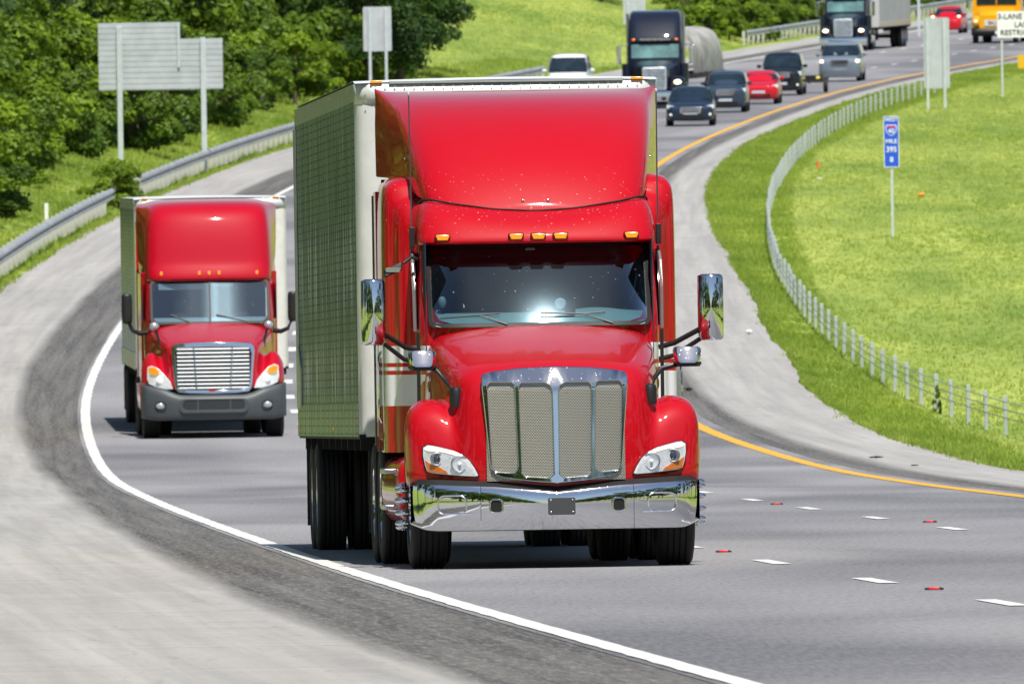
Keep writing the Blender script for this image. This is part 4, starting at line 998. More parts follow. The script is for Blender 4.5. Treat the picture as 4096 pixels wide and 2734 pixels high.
# exhaust-side red visor edge, antennas
for x0, zt, z0, xb in ((-1.035, 3.93, 2.82, -1.03), (1.035, 3.93, 2.86, 1.03)):
    sg = 1 if x0 > 0 else -1
    an = MB().tube([(xb, 2.95, z0), (xb, 3.0, z0 + .35), (x0, 3.02, zt)], [.009, .007, .006], 6).build('antenna', simple('antenna_dark', (.06, .05, .05), .4), T)
    MB().loft([[(xb + a * .022, 2.93 + b * .05, z) for a, b in ((-1, -1), (1, -1), (1, 1), (-1, 1))] for z in (2.66, 2.70, 2.80, 2.83)]).build('antenna_base', BLK, an, bevel=.006)
    MB().ellipsoid((x0, 3.02, zt + .01), (.011, .011, .02), 8, 6).build('antenna_tip', simple('tip_grey', (.5, .5, .48), .5), an)
# mirrors
def mirror(sgn, cx, z0, z1, wd, yc):
    body = []
    for t, sc_ in ((0, .72), (.02, .9), (.06, .985), (.5, 1), (.94, .985), (.98, .9), (1, .72)):
        z = z0 + (z1 - z0) * t; hw = wd / 2 * sc_
        body.append([(cx + a * hw, yc + b * .085 * sc_, z) for a, b in ((-1, .7), (-1, .2), (-.92, -.45), (-.6, -.85), (0, -1), (.6, -.85), (.92, -.45), (1, .2), (1, .7))])
    o = MB().loft(body).build('mirror', CHR, T)
    MB().box(cx - wd / 2 * .97, cx + wd / 2 * .97, yc + .06, yc + .085, z0 + .01, z1 - .01).build('mirror_back_shell', BLK, o, bevel=.008)
    return o
mL = mirror(-1, -1.385, 1.85, 2.40, .205, 2.35); mR = mirror(1, 1.425, 1.85, 2.40, .215, 2.35)
for sgn, mo, cx in ((-1, mL, -1.385), (1, mR, 1.425)):
    xa = cx - sgn * .07
    MB().tube([(xa, 2.40, 1.955), (sgn * 1.12, 2.50, 1.83), (sgn * 1.00, 2.55, 1.80)], .022, 8).tube([(xa, 2.42, 1.875), (sgn * 1.13, 2.52, 1.73), (sgn * 1.00, 2.55, 1.70)], .020, 8).build('mirror_arm', BLK, mo)
    # small round mirror on the hood
    cx2 = sgn * 1.06 + (.08 if sgn > 0 else .01); z0 = 1.73
    hb = []
    for t, sc_ in ((0, .70), (.06, .85), (.25, .95), (.75, 1.03), (.93, .98), (1, .8)):
        hb.append([(cx2 + a * .112 * sc_, .93 + t * .07 + b * .07, z0 - .065 + .135 * t) for a, b in ((-1, .7), (-1, -.2), (-.75, -.8), (0, -1), (.75, -.8), (1, -.2), (1, .7))])
    hm = MB().loft(hb).build('hood_mirror', CHR, T)
    MB().loft([[(cx2 + a * .118 * s_, .96 + b * .07, z) for a, b in ((-1, .9), (-1, -.2), (-.75, -.8), (0, -1), (.75, -.8), (1, -.2), (1, .9))] for z, s_ in ((z0 - .095, .85), (z0 - .07, 1.0), (z0 - .055, .95))]).build('mirror_housing', BLK, hm)
    xi = cx2 - sgn * .09; bx_ = sgn * .80
    MB().tube([(xi, .97, z0 - .075), (sgn * .92, .96, z0 - .11), (sgn * .85, .88, z0 - .20), (bx_ + sgn * .01, .60, z0 - .28), (bx_, .50, 1.38)], [.024, .022, .020, .019, .022], 9).build('mirror_arm', BLK, hm)
    MB().loft([[(bx_ + rr_ * math.cos(q), .46 + rr_ * math.sin(q), z) for q in [2 * math.pi * k / 14 for k in range(14)]] for z, rr_ in ((1.33, .05), (1.35, .056), (1.46, .056), (1.49, .045), (1.50, .02))]).build('arm_base', BLK, hm)
# look-down mirror above the passenger door
ld = MB().loft([[(-1.17 + t_, 2.62 + b * .05, 2.49 + t_ * .42 + a * .035) for a, b in ((-1, -1), (1, -1), (1, 1), (-1, 1))] for t_ in (-.11, -.10, .03, .04)]).build('lookdown_mirror', BLK, T, bevel=.02)
MB().tube([(-1.12, 2.62, 2.53), (-1.05, 2.64, 2.58), (-1.0, 2.66, 2.56)], .016, 8).build('mirror_arm', BLK, ld)
MB().prism_y(rrect(-1.27, -1.15, 2.455, 2.495, .015), 2.562, 2.57).build('mirror_glass', simple('mirror_bright', (.55, .6, .68), .1, metal=1), ld).rotation_euler = (0, 0, 0)
# hood side vent with badge
for sgn in (-1, 1):
    MB().loft([[(sgn * x, y, z) for x, y in ((.925, 1.75), (.945, 2.05), (.93, 2.05), (.915, 1.75))] for z in (1.36, 1.62)]).build('hood_vent', BLK, HD)
    MB().ellipsoid((sgn * .95, 1.98, 1.50), (.015, .05, .05), 12, 8).build('badge', simple('badge_bronze', (.25, .18, .08), .35, metal=.8), HD)

# ================================================================== its trailer
def M_trailerside(name='trailer_side'):
    m, nt, b = newmat(name); h = NT(nt); o = h.obj(); x, y, z = h.sep(o)
    def line(v, period, wdt): 
        f = h.math('FRACT', h.math('ADD', h.math('DIVIDE', v, period), 50)); return h.math('LESS_THAN', f, wdt)
    dots = h.math('MULTIPLY', line(y, 1.22, .80), line(z, .068, .2))
    vert = line(y, 1.22, .10)
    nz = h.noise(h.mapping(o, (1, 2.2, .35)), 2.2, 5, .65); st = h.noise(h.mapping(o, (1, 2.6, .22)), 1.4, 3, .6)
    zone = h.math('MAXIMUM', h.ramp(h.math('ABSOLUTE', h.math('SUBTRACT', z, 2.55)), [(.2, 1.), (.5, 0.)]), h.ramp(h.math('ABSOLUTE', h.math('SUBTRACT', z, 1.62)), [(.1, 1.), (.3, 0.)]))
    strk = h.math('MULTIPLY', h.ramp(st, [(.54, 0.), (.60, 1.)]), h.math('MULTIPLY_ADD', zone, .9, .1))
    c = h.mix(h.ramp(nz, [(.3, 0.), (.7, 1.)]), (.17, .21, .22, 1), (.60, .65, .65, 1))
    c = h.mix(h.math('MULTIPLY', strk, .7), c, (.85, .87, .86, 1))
    c = h.mix(h.math('MAXIMUM', h.math('MULTIPLY', dots, .55), h.math('MULTIPLY', vert, .25)), c, (.03, .035, .03, 1))
    bmp = h.bump(h.noise(h.mapping(o, (1, 1.6, .25)), 2, 2, .5), .05, .02)
    df = h.n('ShaderNodeBsdfDiffuse'); h.l(c, df.inputs[0]); gl = h.n('ShaderNodeBsdfGlossy'); h.l(h.mix(.45, c, (.72, .78, .84, 1)), gl.inputs[0])
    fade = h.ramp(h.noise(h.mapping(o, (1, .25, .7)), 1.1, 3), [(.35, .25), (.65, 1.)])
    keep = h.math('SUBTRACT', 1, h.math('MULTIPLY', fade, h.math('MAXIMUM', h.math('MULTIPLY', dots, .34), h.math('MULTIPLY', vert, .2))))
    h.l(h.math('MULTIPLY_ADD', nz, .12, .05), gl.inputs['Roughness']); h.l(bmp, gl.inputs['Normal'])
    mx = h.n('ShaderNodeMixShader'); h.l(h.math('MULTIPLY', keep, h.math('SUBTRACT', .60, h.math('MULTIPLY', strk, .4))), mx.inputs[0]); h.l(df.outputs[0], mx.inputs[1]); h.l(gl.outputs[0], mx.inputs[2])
    h.l(mx.outputs[0], nt.nodes['Material Output'].inputs[0]); return m
MTS = M_trailerside()
MTW = simple('trailer_white', (.66, .66, .64), .4, var=.1, vscale=3)
ALU = simple('trailer_aluminium', (.62, .62, .60), .35, metal=.6, var=.15, vscale=4)
def trailer(loc, pitch, yaw, L, label, side_mat, front_mat, wheels=True, detail=True, z0=1.07, zt=4.085, name='box_trailer', cat='trailer', tandem=(12.3, 13.6)):
    e = empty(name, loc, (pitch, 0, yaw)); tag(e, label, cat)
    HW = 1.295; N_ = 10
    # front wall with rounded corner posts
    cor = [(-HW, .22), (-HW + .02, .10), (-HW + .07, .03), (-HW + .16, .0), (0, -.0), (HW - .16, .0), (HW - .07, .03), (HW - .02, .10), (HW, .22)]
    MB().grid([[(x, y, z) for x, y in cor] for z in (z0, 2.0, 3.0, zt - .17)]).build('front_wall', front_mat, e, angle=60)
    rl = MB().grid([[(x * 1.004, y - .012 if abs(x) < 1.2 else y, z) for x, y in cor] for z in (zt - .175, zt - .005)])
    tr_ = rl.build('top_rail', simple('rail_white', (.70, .70, .68), .35, metal=.3, var=.08), e, solid=.012, angle=60)
    MB().box(-HW - .003, -HW + .01, .22, L, zt - .15, zt).box(HW - .01, HW + .003, .22, L, zt - .15, zt).build('side_top_rail', ALU, e)
    MB().grid([[(-HW, y, z) for z in np.linspace(z0 + .28, zt - .15, 12)] for y in np.linspace(.22, L - .1, 30)]).build('side_wall', side_mat, e)
    MB().grid([[(HW, y, z) for z in (z0 + .28, zt - .15)] for y in (.22, L - .1)]).build('side_wall', side_mat, e)
    for s_ in (-1, 1):
        MB().box(min(s_ * HW, s_ * (HW + .012)), max(s_ * HW, s_ * (HW + .012)), .25, L, z0 + .0, z0 + .28).build('bottom_rail', side_mat if detail else ALU, e)
    MB().grid([[(x, y, zt + .02 - .02 * (x / HW) ** 2 + (.035 * math.sin(math.pi * min(1, y / 1.5)) if y < 1.5 else .02)) for x in np.linspace(-HW, HW, 9)] for y in (-.0, .1, .4, 1, 1.5, 4, 9, L)]).build('roof', simple('roof_white', (.62, .64, .66), .5), e)
    MB().box(-HW, HW, .05, L, z0 - .02, z0 + .02).build('floor', FRM, e)
    MB().box(-HW, HW, L - .08, L, z0, zt).build('rear_door', front_mat, e)
    if detail:
        mbr = MB()
        for x in np.arange(-1.2, 1.25, .083):
            for zz_ in (zt - .03, zt - .155): mbr.ellipsoid((x, -.026, zz_), (.007, .007, .007), 6, 4)
        rv = mbr.build('rivets', ALU, e); rv['kind'] = 'stuff'
        MB().box(-1.0, 1.0, -.03, 0, zt - .005, zt + .015).build('roof_lip', ALU, e)
    for x in (-1.11, 1.12):
        MB().prism_y(rrect(x - .05, x + .05, zt + .0, zt + .024, .008), -.03, .03).build('clearance_light', AMB, e, bevel=.006)
    for yy in (6.2, L - .15):
        MB().box(-HW - .008, -HW, yy - .025, yy + .025, zt - .05, zt - .03).build('side_lamp', AMB, e)
        MB().box(-HW - .02, -HW + .0, yy - .04, yy + .04, z0 + .06, z0 + .085).build('side_lamp', AMB, e)
    if wheels:
        for s_ in (-1, 1):
            for yy in tandem:
                wheel(e, s_ * 1.14, yy, .51, .27, STEEL, s_, n=40); wheel(e, s_ * .81, yy, .51, .27, STEEL, s_, n=32)
            for k_ in e.children:
                if k_.name.startswith('wheel') and k_.location.z != .51 + 0: pass
            MB().box(min(s_ * .66, s_ * 1.29), max(s_ * .66, s_ * 1.29), tandem[1] + .62, tandem[1] + .64, .25, 1.0).build('mud_flap', BLK, e)
            MB().box(s_ * .48 - .05, s_ * .48 + .05, tandem[0] - 1.2, L - .4, .78, 1.05).build('slider_rail', FRM, e)
            MB().box(s_ * .85 - .06, s_ * .85 + .06, 2.6, 2.75, .42, 1.05).build('landing_leg', FRM, e)
        for yy in tandem: MB().tube([(-1.1, yy, .51), (1.1, yy, .51)], .07, 8).build('axle', FRM, e)
        MB().box(-1.1, 1.1, L - .12, L - .02, .5, .6).build('rear_guard', FRM, e)
    for yy in np.arange(.6, L, 1.6): MB().box(-1.27, 1.27, yy, yy + .06, z0 - .12, z0 - .02).build('cross_member', FRM, e)
    return e
pt = Vector((-.017, 190.0, float(zr(190))))
TR1 = trailer(pt, slope(198) - .003, R(2.4), 16.0, 'long box trailer with mirrored grey side behind the big red truck', MTS, MTW)
MB().prism_x([(15.0, 1.33), (16.08, 1.33), (16.08, 3.9), (15.6, 3.9), (15.6, 1.9), (15.0, 1.7)], -1.312, -1.30).build('rear_frame_edge', ALU, TR1)
# ================================================================== the second red tractor
Y2 = 369.5; p2 = Vector((-4.965, Y2, float(zr(Y2))))
T2 = empty('semi_truck', p2, (slope(Y2 + 4) * .8, 0, R(1.9)))
tag(T2, 'smaller red semi truck with grey bumper and barred chrome grille, following on the left', 'semi truck')
RED2 = carpaint('truck_red_two', (.43, .0003, .012), dusty=.1, crough=.05)
PLG = simple('bumper_grey', (.055, .064, .072), .5, var=.1)
h2 = [
 [(0, .26, .80), (.35, .27, .80), (.60, .31, .81), (.68, .36, .82), (.76, .40, .84), (.90, .42, .88), (1.03, .50, .90), (1.13, .62, .90), (1.18, .80, .90)],
 [(0, .24, .84), (.35, .25, .84), (.63, .29, .85), (.70, .34, .86), (.77, .40, .88), (.90, .41, .92), (1.04, .50, .93), (1.14, .62, .93), (1.19, .80, .93)],
 [(0, .27, 1.15), (.35, .28, 1.15), (.67, .33, 1.14), (.73, .40, 1.13), (.80, .60, 1.10), (.92, .52, 1.12), (1.04, .58, 1.13), (1.14, .68, 1.12), (1.19, .84, 1.08)],
 [(0, .32, 1.45), (.35, .33, 1.45), (.70, .40, 1.43), (.76, .50, 1.40), (.83, .95, 1.25), (.94, .80, 1.32), (1.04, .80, 1.34), (1.12, .85, 1.30), (1.18, .95, 1.2)],
 [(0, .40, 1.57), (.35, .41, 1.57), (.71, .50, 1.54), (.79, .65, 1.50), (.85, 1.2, 1.30), (.94, 1.0, 1.42), (1.02, 1.02, 1.46), (1.10, 1.05, 1.42), (1.17, 1.1, 1.28)],
 [(0, .8, 1.65), (.37, .82, 1.65), (.76, .90, 1.61), (.86, 1.0, 1.55), (.89, 1.5, 1.32), (.95, 1.5, 1.40), (1.02, 1.5, 1.42), (1.09, 1.5, 1.37), (1.16, 1.5, 1.22)],
 [(0, 1.5, 1.80), (.40, 1.5, 1.79), (.85, 1.55, 1.73), (.95, 1.6, 1.65), (.96, 1.8, 1.35), (.98, 1.9, 1.2), (1.03, 1.9, 1.15), (1.08, 1.9, 1.0), (1.14, 1.9, .8)],
 [(0, 2.1, 1.90), (.42, 2.12, 1.90), (.93, 2.2, 1.84), (1.02, 2.3, 1.75), (1.03, 2.3, 1.4), (1.04, 2.2, 1.0), (1.06, 2.2, .9), (1.1, 2.2, .8), (1.14, 2.2, .6)]]
MB().grid([mir(r) for r in h2]).build('hood', RED2, T2, subsurf=2)
g2y = lambda x, z: .20 + .14 * abs(x) ** 2 + (z - .75) * .12
go2 = [(0, .735), (.40, .745), (.585, .765), (.635, .82), (.66, 1.1), (.695, 1.45), (.685, 1.53), (.63, 1.575), (.35, 1.595), (0, 1.60)]
out2 = go2 + [(-x, z) for x, z in reversed(go2[1:-1])]
gi2 = [(0, .80), (.38, .81), (.55, .82), (.585, .86), (.61, 1.1), (.635, 1.42), (.62, 1.48), (.58, 1.50), (.35, 1.515), (0, 1.52)]
in2 = gi2 + [(-x, z) for x, z in reversed(gi2[1:-1])]
G2 = plate('grille', out2, [in2], g2y, .06, CHR, T2, d=.06, bevel=.012)
for k in range(11):
    z = .835 + k * .0645
    MB().grid([[(x, g2y(x, z) + dy, z + dz) for x in np.linspace(-.6, .6, 9)] for dy, dz in ((.0, -.016), (-.006, -.006), (.006, .008), (.020, .017))]).build('slat', simple('slat_bright', (.62, .64, .66), .35, metal=.15), G2)
for sx in (-1, 1):
    MB().tube([(sx * .285, g2y(.28, .82) - .006, .82), (sx * .32, g2y(.32, 1.5) - .006, 1.5)], .011, 6).build('grille_rod', CHR, G2)
MB().grid([[(x, g2y(x, z) + .022, z) for x in np.linspace(-.62, .62, 9)] for z in (.78, 1.0, 1.25, 1.54)]).build('radiator', GAP, G2)
MB().prism_y(rrect(-.08, .03, .775, .80, .01), .19, .21).build('badge', simple('sign_red', (.6, .03, .04), .5), G2)
# bumper
def b2y(x): x = abs(x); return .0 + .10 * (x / .8) ** 2 if x < .8 else .10 + .20 * ((x - .8) / .4) ** 1.4 + (2 * (x - 1.14) if x > 1.14 else 0)
xs2 = list(np.linspace(0, .7, 6)) + [.8, .9, 1.0, 1.08, 1.14, 1.18, 1.21]
def b2top(x): x = abs(x); return .72 if x < .60 else .72 + min(1, (x - .60) / .2) * .10 + max(0, x - .8) * .22
rows = []
for t, dy in ((0, .15), (0, .05), (.05, .02), (.2, .0), (.5, -.02), (.8, -.01), (.95, .03), (1, .07), (1.0, .25)):
    rows.append(mir([(x, b2y(x) + dy, .30 + (b2top(x) - .30) * t + (max(0, x - 1.0) * .25 * (1 - t))) for x in xs2]))
B2 = MB().grid(rows).build('bumper', PLG, T2, subsurf=1)
plate('intake_rim', rrect(-.585, .575, .42, .66, .10), [rrect(-.52, .51, .47, .635, .07)], lambda x, z: b2y(x) - .03, .03, PLG, B2, d=.06)
plate('intake', rrect(-.53, .52, .46, .64, .07), [], lambda x, z: b2y(x) - .022, .01, simple('intake_dark', (.02, .022, .025), .6), B2, d=.06, bevel=0)
for sx in (-1, 1):
    plate('intake_bar', rrect(sx * .27 - .012, sx * .27 + .012, .47, .635, .005), [], lambda x, z: b2y(x) - .03, .01, PLG, B2, bevel=0)
    fo = MB().ellipsoid((sx * .885, b2y(.885) - .005, .545), (.08, .03, .055), 18, 12).build('fog_light', simple('fog_lens', (.45, .47, .48), .2, metal=.4), B2)
    plate('fog_rim', rrect(sx * .885 - .10, sx * .885 + .10, .47, .62, .07), [rrect(sx * .885 - .085, sx * .885 + .085, .483, .607, .06)], lambda x, z: b2y(x) - .02, .02, simple('intake_dark', (.02, .022, .025), .6), fo, bevel=.003)
    hp = [(sx * x, z) for x, z in [(1.09, 1.19), (1.02, 1.215), (.92, 1.17), (.82, 1.07), (.72, .95), (.675, .82), (.80, .82), (.96, .86), (1.07, .91), (1.10, 1.0)]]
    hy2 = lambda x, z: .30 + (abs(x) - .7) * .42 + max(0, abs(x) - .9) ** 2 * 1.5
    hd = plate('headlight', hp, [], hy2, .15, SIL, T2, bevel=.01)
    plate('turn_signal', [(sx * x, z) for x, z in [(1.075, 1.175), (1.01, 1.195), (.92, 1.15), (.90, 1.06), (1.06, 1.07)]], [], lambda x, z: hy2(x, z) - .012, .01, AMB, hd, bevel=.003)
    MB().ellipsoid((sx * .88, hy2(.88, 1) - .002, .975), (.075, .02, .075), 16, 10).build('bulb', LAMPW, hd)
# cab and high roof
def r2(zz, yf, wf, ws, yb_=3.2): return [(0, yf, zz), (.5, yf + .03, zz), (wf, yf + .12, zz), (wf + .05, yf + .26, zz), (ws, yf + .6, zz), (ws + .01, yb_, zz)]
c2 = [r2(.55, 2.3, .98, 1.08), r2(1.3, 2.2, .99, 1.1), r2(1.88, 2.15, 1.0, 1.11), r2(2.25, 2.4, 1.0, 1.1), r2(2.60, 2.62, .99, 1.09), r2(2.66, 2.66, .98, 1.08)]
full = [mir(r) for r in c2]; n = len(full[0]); vs = [p_ for r in full for p_ in r]; fs = []
for i in range(len(full) - 1):
    for j in range(n - 1):
        if 2 <= i <= 3 and 3 <= j <= n - 5: continue
        fs.append((i * n + j, i * n + j + 1, (i + 1) * n + j + 1, (i + 1) * n + j))
MB().add(vs, fs).build('cab', RED2, T2, subsurf=1)
w2y = lambda x, z, d=0: 2.14 + (z - 1.9) * .66 + .03 * min(1, abs(x) / .5) + max(0, abs(x) - .5) * .18 - d
W2 = MB().grid([[(x, w2y(x, z, .012), z) for x in np.linspace(-xw, xw, 13)] for z, xw in ((1.91, .965), (2.1, .965), (2.35, .96), (2.6, .95))]).build('windshield', glass('windscreen_glass_two', (.55, .68, .75), haze=.035, fk=2.5), T2)
plate('gasket', rrect(-1.0, 1.0, 1.885, 2.625, .09), [rrect(-.955, .955, 1.925, 2.585, .07)], lambda x, z: w2y(x, z, .022), .012, RUB, W2, d=.08, bevel=.003)
plate('centre_bar', rrect(-.014, .014, 1.92, 2.59, .005), [], lambda x, z: w2y(x, z, .022), .012, RUB, W2, d=.08, bevel=0)
for x0, x1 in ((-.66, -.36), (.1, .62)):
    MB().tube([(x0, w2y(x0, 2.04, .04), 2.045), (x1, w2y(x1, 1.93, .04), 1.92)], .012, 6).build('wiper', BLK, W2)
I2 = MB().box(-.95, .95, 3.1, 3.15, 1.5, 2.7).box(-.95, .95, 2.5, 3.1, 1.5, 1.52).build('cab_interior', INT, T2, smooth=False)
MB().grid([[(x, y, z) for x in np.linspace(-.93, .93, 9)] for y, z in ((2.2, 1.88), (2.35, 1.93), (2.6, 1.99), (2.75, 1.98), (2.8, 1.8))]).build('dashboard', simple('dashboard_pale', (.42, .47, .48), .6), I2)
MB().box(-.85, -.1, 2.66, 2.70, 2.46, 2.56).box(.05, .4, 2.66, 2.70, 2.50, 2.57).build('sun_blinds', simple('blind_pale', (.5, .55, .58), .7), I2)
for sx in (-.48, .5):
    MB().loft([[(sx + a * wd, y + b * .09, z) for a, b in ((-1, -1), (1, -1), (1, 1), (-1, 1))] for z, wd, y in ((1.6, .24, 2.9), (2.05, .22, 2.95), (2.2, .13, 2.97), (2.35, .12, 2.97))]).build('seat', simple('seat_cloth', (.06, .065, .07), .8), I2, subsurf=1)
roof2 = [
 [(0, 2.56, 2.60), (.5, 2.58, 2.60), (.93, 2.66, 2.60), (1.02, 2.8, 2.60), (1.07, 3.2, 2.60), (1.10, 4.6, 2.60)],
 [(0, 2.50, 2.64), (.5, 2.52, 2.64), (.94, 2.60, 2.64), (1.04, 2.76, 2.64), (1.08, 3.2, 2.64), (1.12, 4.6, 2.64)],
 [(0, 2.60, 2.84), (.5, 2.62, 2.84), (.94, 2.70, 2.84), (1.04, 2.85, 2.84), (1.08, 3.2, 2.84), (1.14, 4.6, 2.84)],
 [(0, 2.64, 2.90), (.5, 2.66, 2.90), (.95, 2.74, 2.90), (1.045, 2.90, 2.90), (1.09, 3.3, 2.90), (1.15, 4.6, 2.90)],
 [(0, 2.72, 3.25), (.5, 2.74, 3.25), (.95, 2.83, 3.25), (1.035, 3.0, 3.25), (1.09, 3.5, 3.25), (1.17, 4.6, 3.25)],
 [(0, 2.84, 3.60), (.5, 2.87, 3.60), (.93, 2.97, 3.59), (1.015, 3.15, 3.58), (1.08, 3.7, 3.58), (1.18, 4.7, 3.60)],
 [(0, 2.98, 3.80), (.5, 3.01, 3.80), (.90, 3.10, 3.78), (.985, 3.3, 3.76), (1.06, 3.9, 3.76), (1.18, 4.8, 3.78)],
 [(0, 3.25, 3.91), (.5, 3.28, 3.91), (.87, 3.38, 3.89), (.97, 3.6, 3.86), (1.05, 4.1, 3.84), (1.17, 4.8, 3.84)],
 [(0, 3.9, 3.95), (.5, 3.92, 3.95), (.86, 4.0, 3.93), (.97, 4.1, 3.89), (1.05, 4.4, 3.86), (1.16, 4.9, 3.86)],
 [(0, 5.0, 3.97), (.5, 5.0, 3.97), (.86, 5.0, 3.96), (.97, 5.0, 3.93), (1.05, 5.0, 3.9), (1.15, 5.0, 3.88)]]
RF2 = MB().grid([mir(r) for r in roof2]).build('roof_fairing', RED2, T2, subsurf=2)
for x in (-.80, -.165, 0, .165, .80):
    MB().prism_y(rrect(x - .022, x + .022, 2.70, 2.765, .012), 2.53 + .09 * (x > .5 or x < -.5), 2.62 + .09 * (abs(x) > .5)).build('marker_light', AMB, RF2, bevel=.006)
for sx in (-1, 1):
    MB().loft([[(sx * a, y, z) for a, y in ((1.05, 3.1), (1.14, 3.2), (1.16, 5.6), (1.05, 5.6))] for z in (.6, 1.6, 2.4, 2.75)]).build('sleeper_side', RED2, T2, bevel=.02)
    MB().box(min(sx * 1.12, sx * 1.17), max(sx * 1.12, sx * 1.17), 5.62, 6.3, .8, 3.6).build('side_extender', RED2, T2, bevel=.01)
    MB().prism_x([(2.72, 1.95), (3.35, 1.97), (3.35, 2.55), (2.95, 2.55)], sx * 1.115, sx * 1.125).build('side_window', MATS['side_glass'], T2)
    MB().loft([[(sx * x, y, z) for x, z in ((.8, .35), (1.12, .35), (1.19, .5), (1.2, .9), (.8, .95))] for y in (2.1, 5.2)]).build('tank_skirt', RED2, T2, bevel=.03)
    # mirrors
    mr = MB().loft([[(sx * 1.39 + a * .095 * s_, 2.3 + b * .07 * s_, z) for a, b in ((-1, 1), (-1, -.4), (-.6, -1), (.6, -1), (1, -.4), (1, 1))] for z, s_ in ((1.90, .7), (1.93, .95), (2.0, 1), (2.3, 1), (2.38, .95), (2.41, .75))]).build('mirror', BLK, T2, subsurf=1)
    MB().tube([(sx * 1.36, 2.35, 1.92), (sx * 1.30, 2.36, 1.79), (sx * 1.18, 2.4, 1.74), (sx * 1.06, 2.45, 1.76)], [.03, .035, .04, .045], 8).build('mirror_arm', BLK, mr)
    hm = MB().ellipsoid((sx * .955, 1.3, 1.86), (.085, .07, .075), 16, 10).build('hood_mirror', simple('mirror_silver', (.5, .52, .54), .25, metal=.6), T2)
    MB().ellipsoid((sx * .955, 1.33, 1.86), (.10, .07, .088), 16, 10).build('mirror_housing', BLK, hm)
    MB().tube([(sx * .93, 1.32, 1.80), (sx * .88, 1.3, 1.62), (sx * .86, 1.3, 1.48), (sx * .83, 1.28, 1.42)], [.02, .022, .03, .045], 8).build('mirror_arm', BLK, hm)
    wheel(T2, sx * 1.03, 1.25, .51, .30, STEEL, sx, lugs=False, n=32)
    for yy in (5.4, 6.7): wheel(T2, sx * 1.06, yy, .5, .27, STEEL, sx, n=24); wheel(T2, sx * .75, yy, .5, .27, STEEL, sx, n=24)
MB().box(-.9, .9, .6, 7.2, .34, .9).build('underbody', FRM, T2)
pt2 = Vector((-5.09, 377.1, float(zr(377.1))))
TR2 = trailer(pt2, slope(391) * .62, R(1.85), 15.5, 'white fronted box trailer behind the second red truck', M_trailerside('trailer_side_two'), simple('trailer_cream', (.72, .71, .66), .4, var=.08), detail=False, zt=3.95)

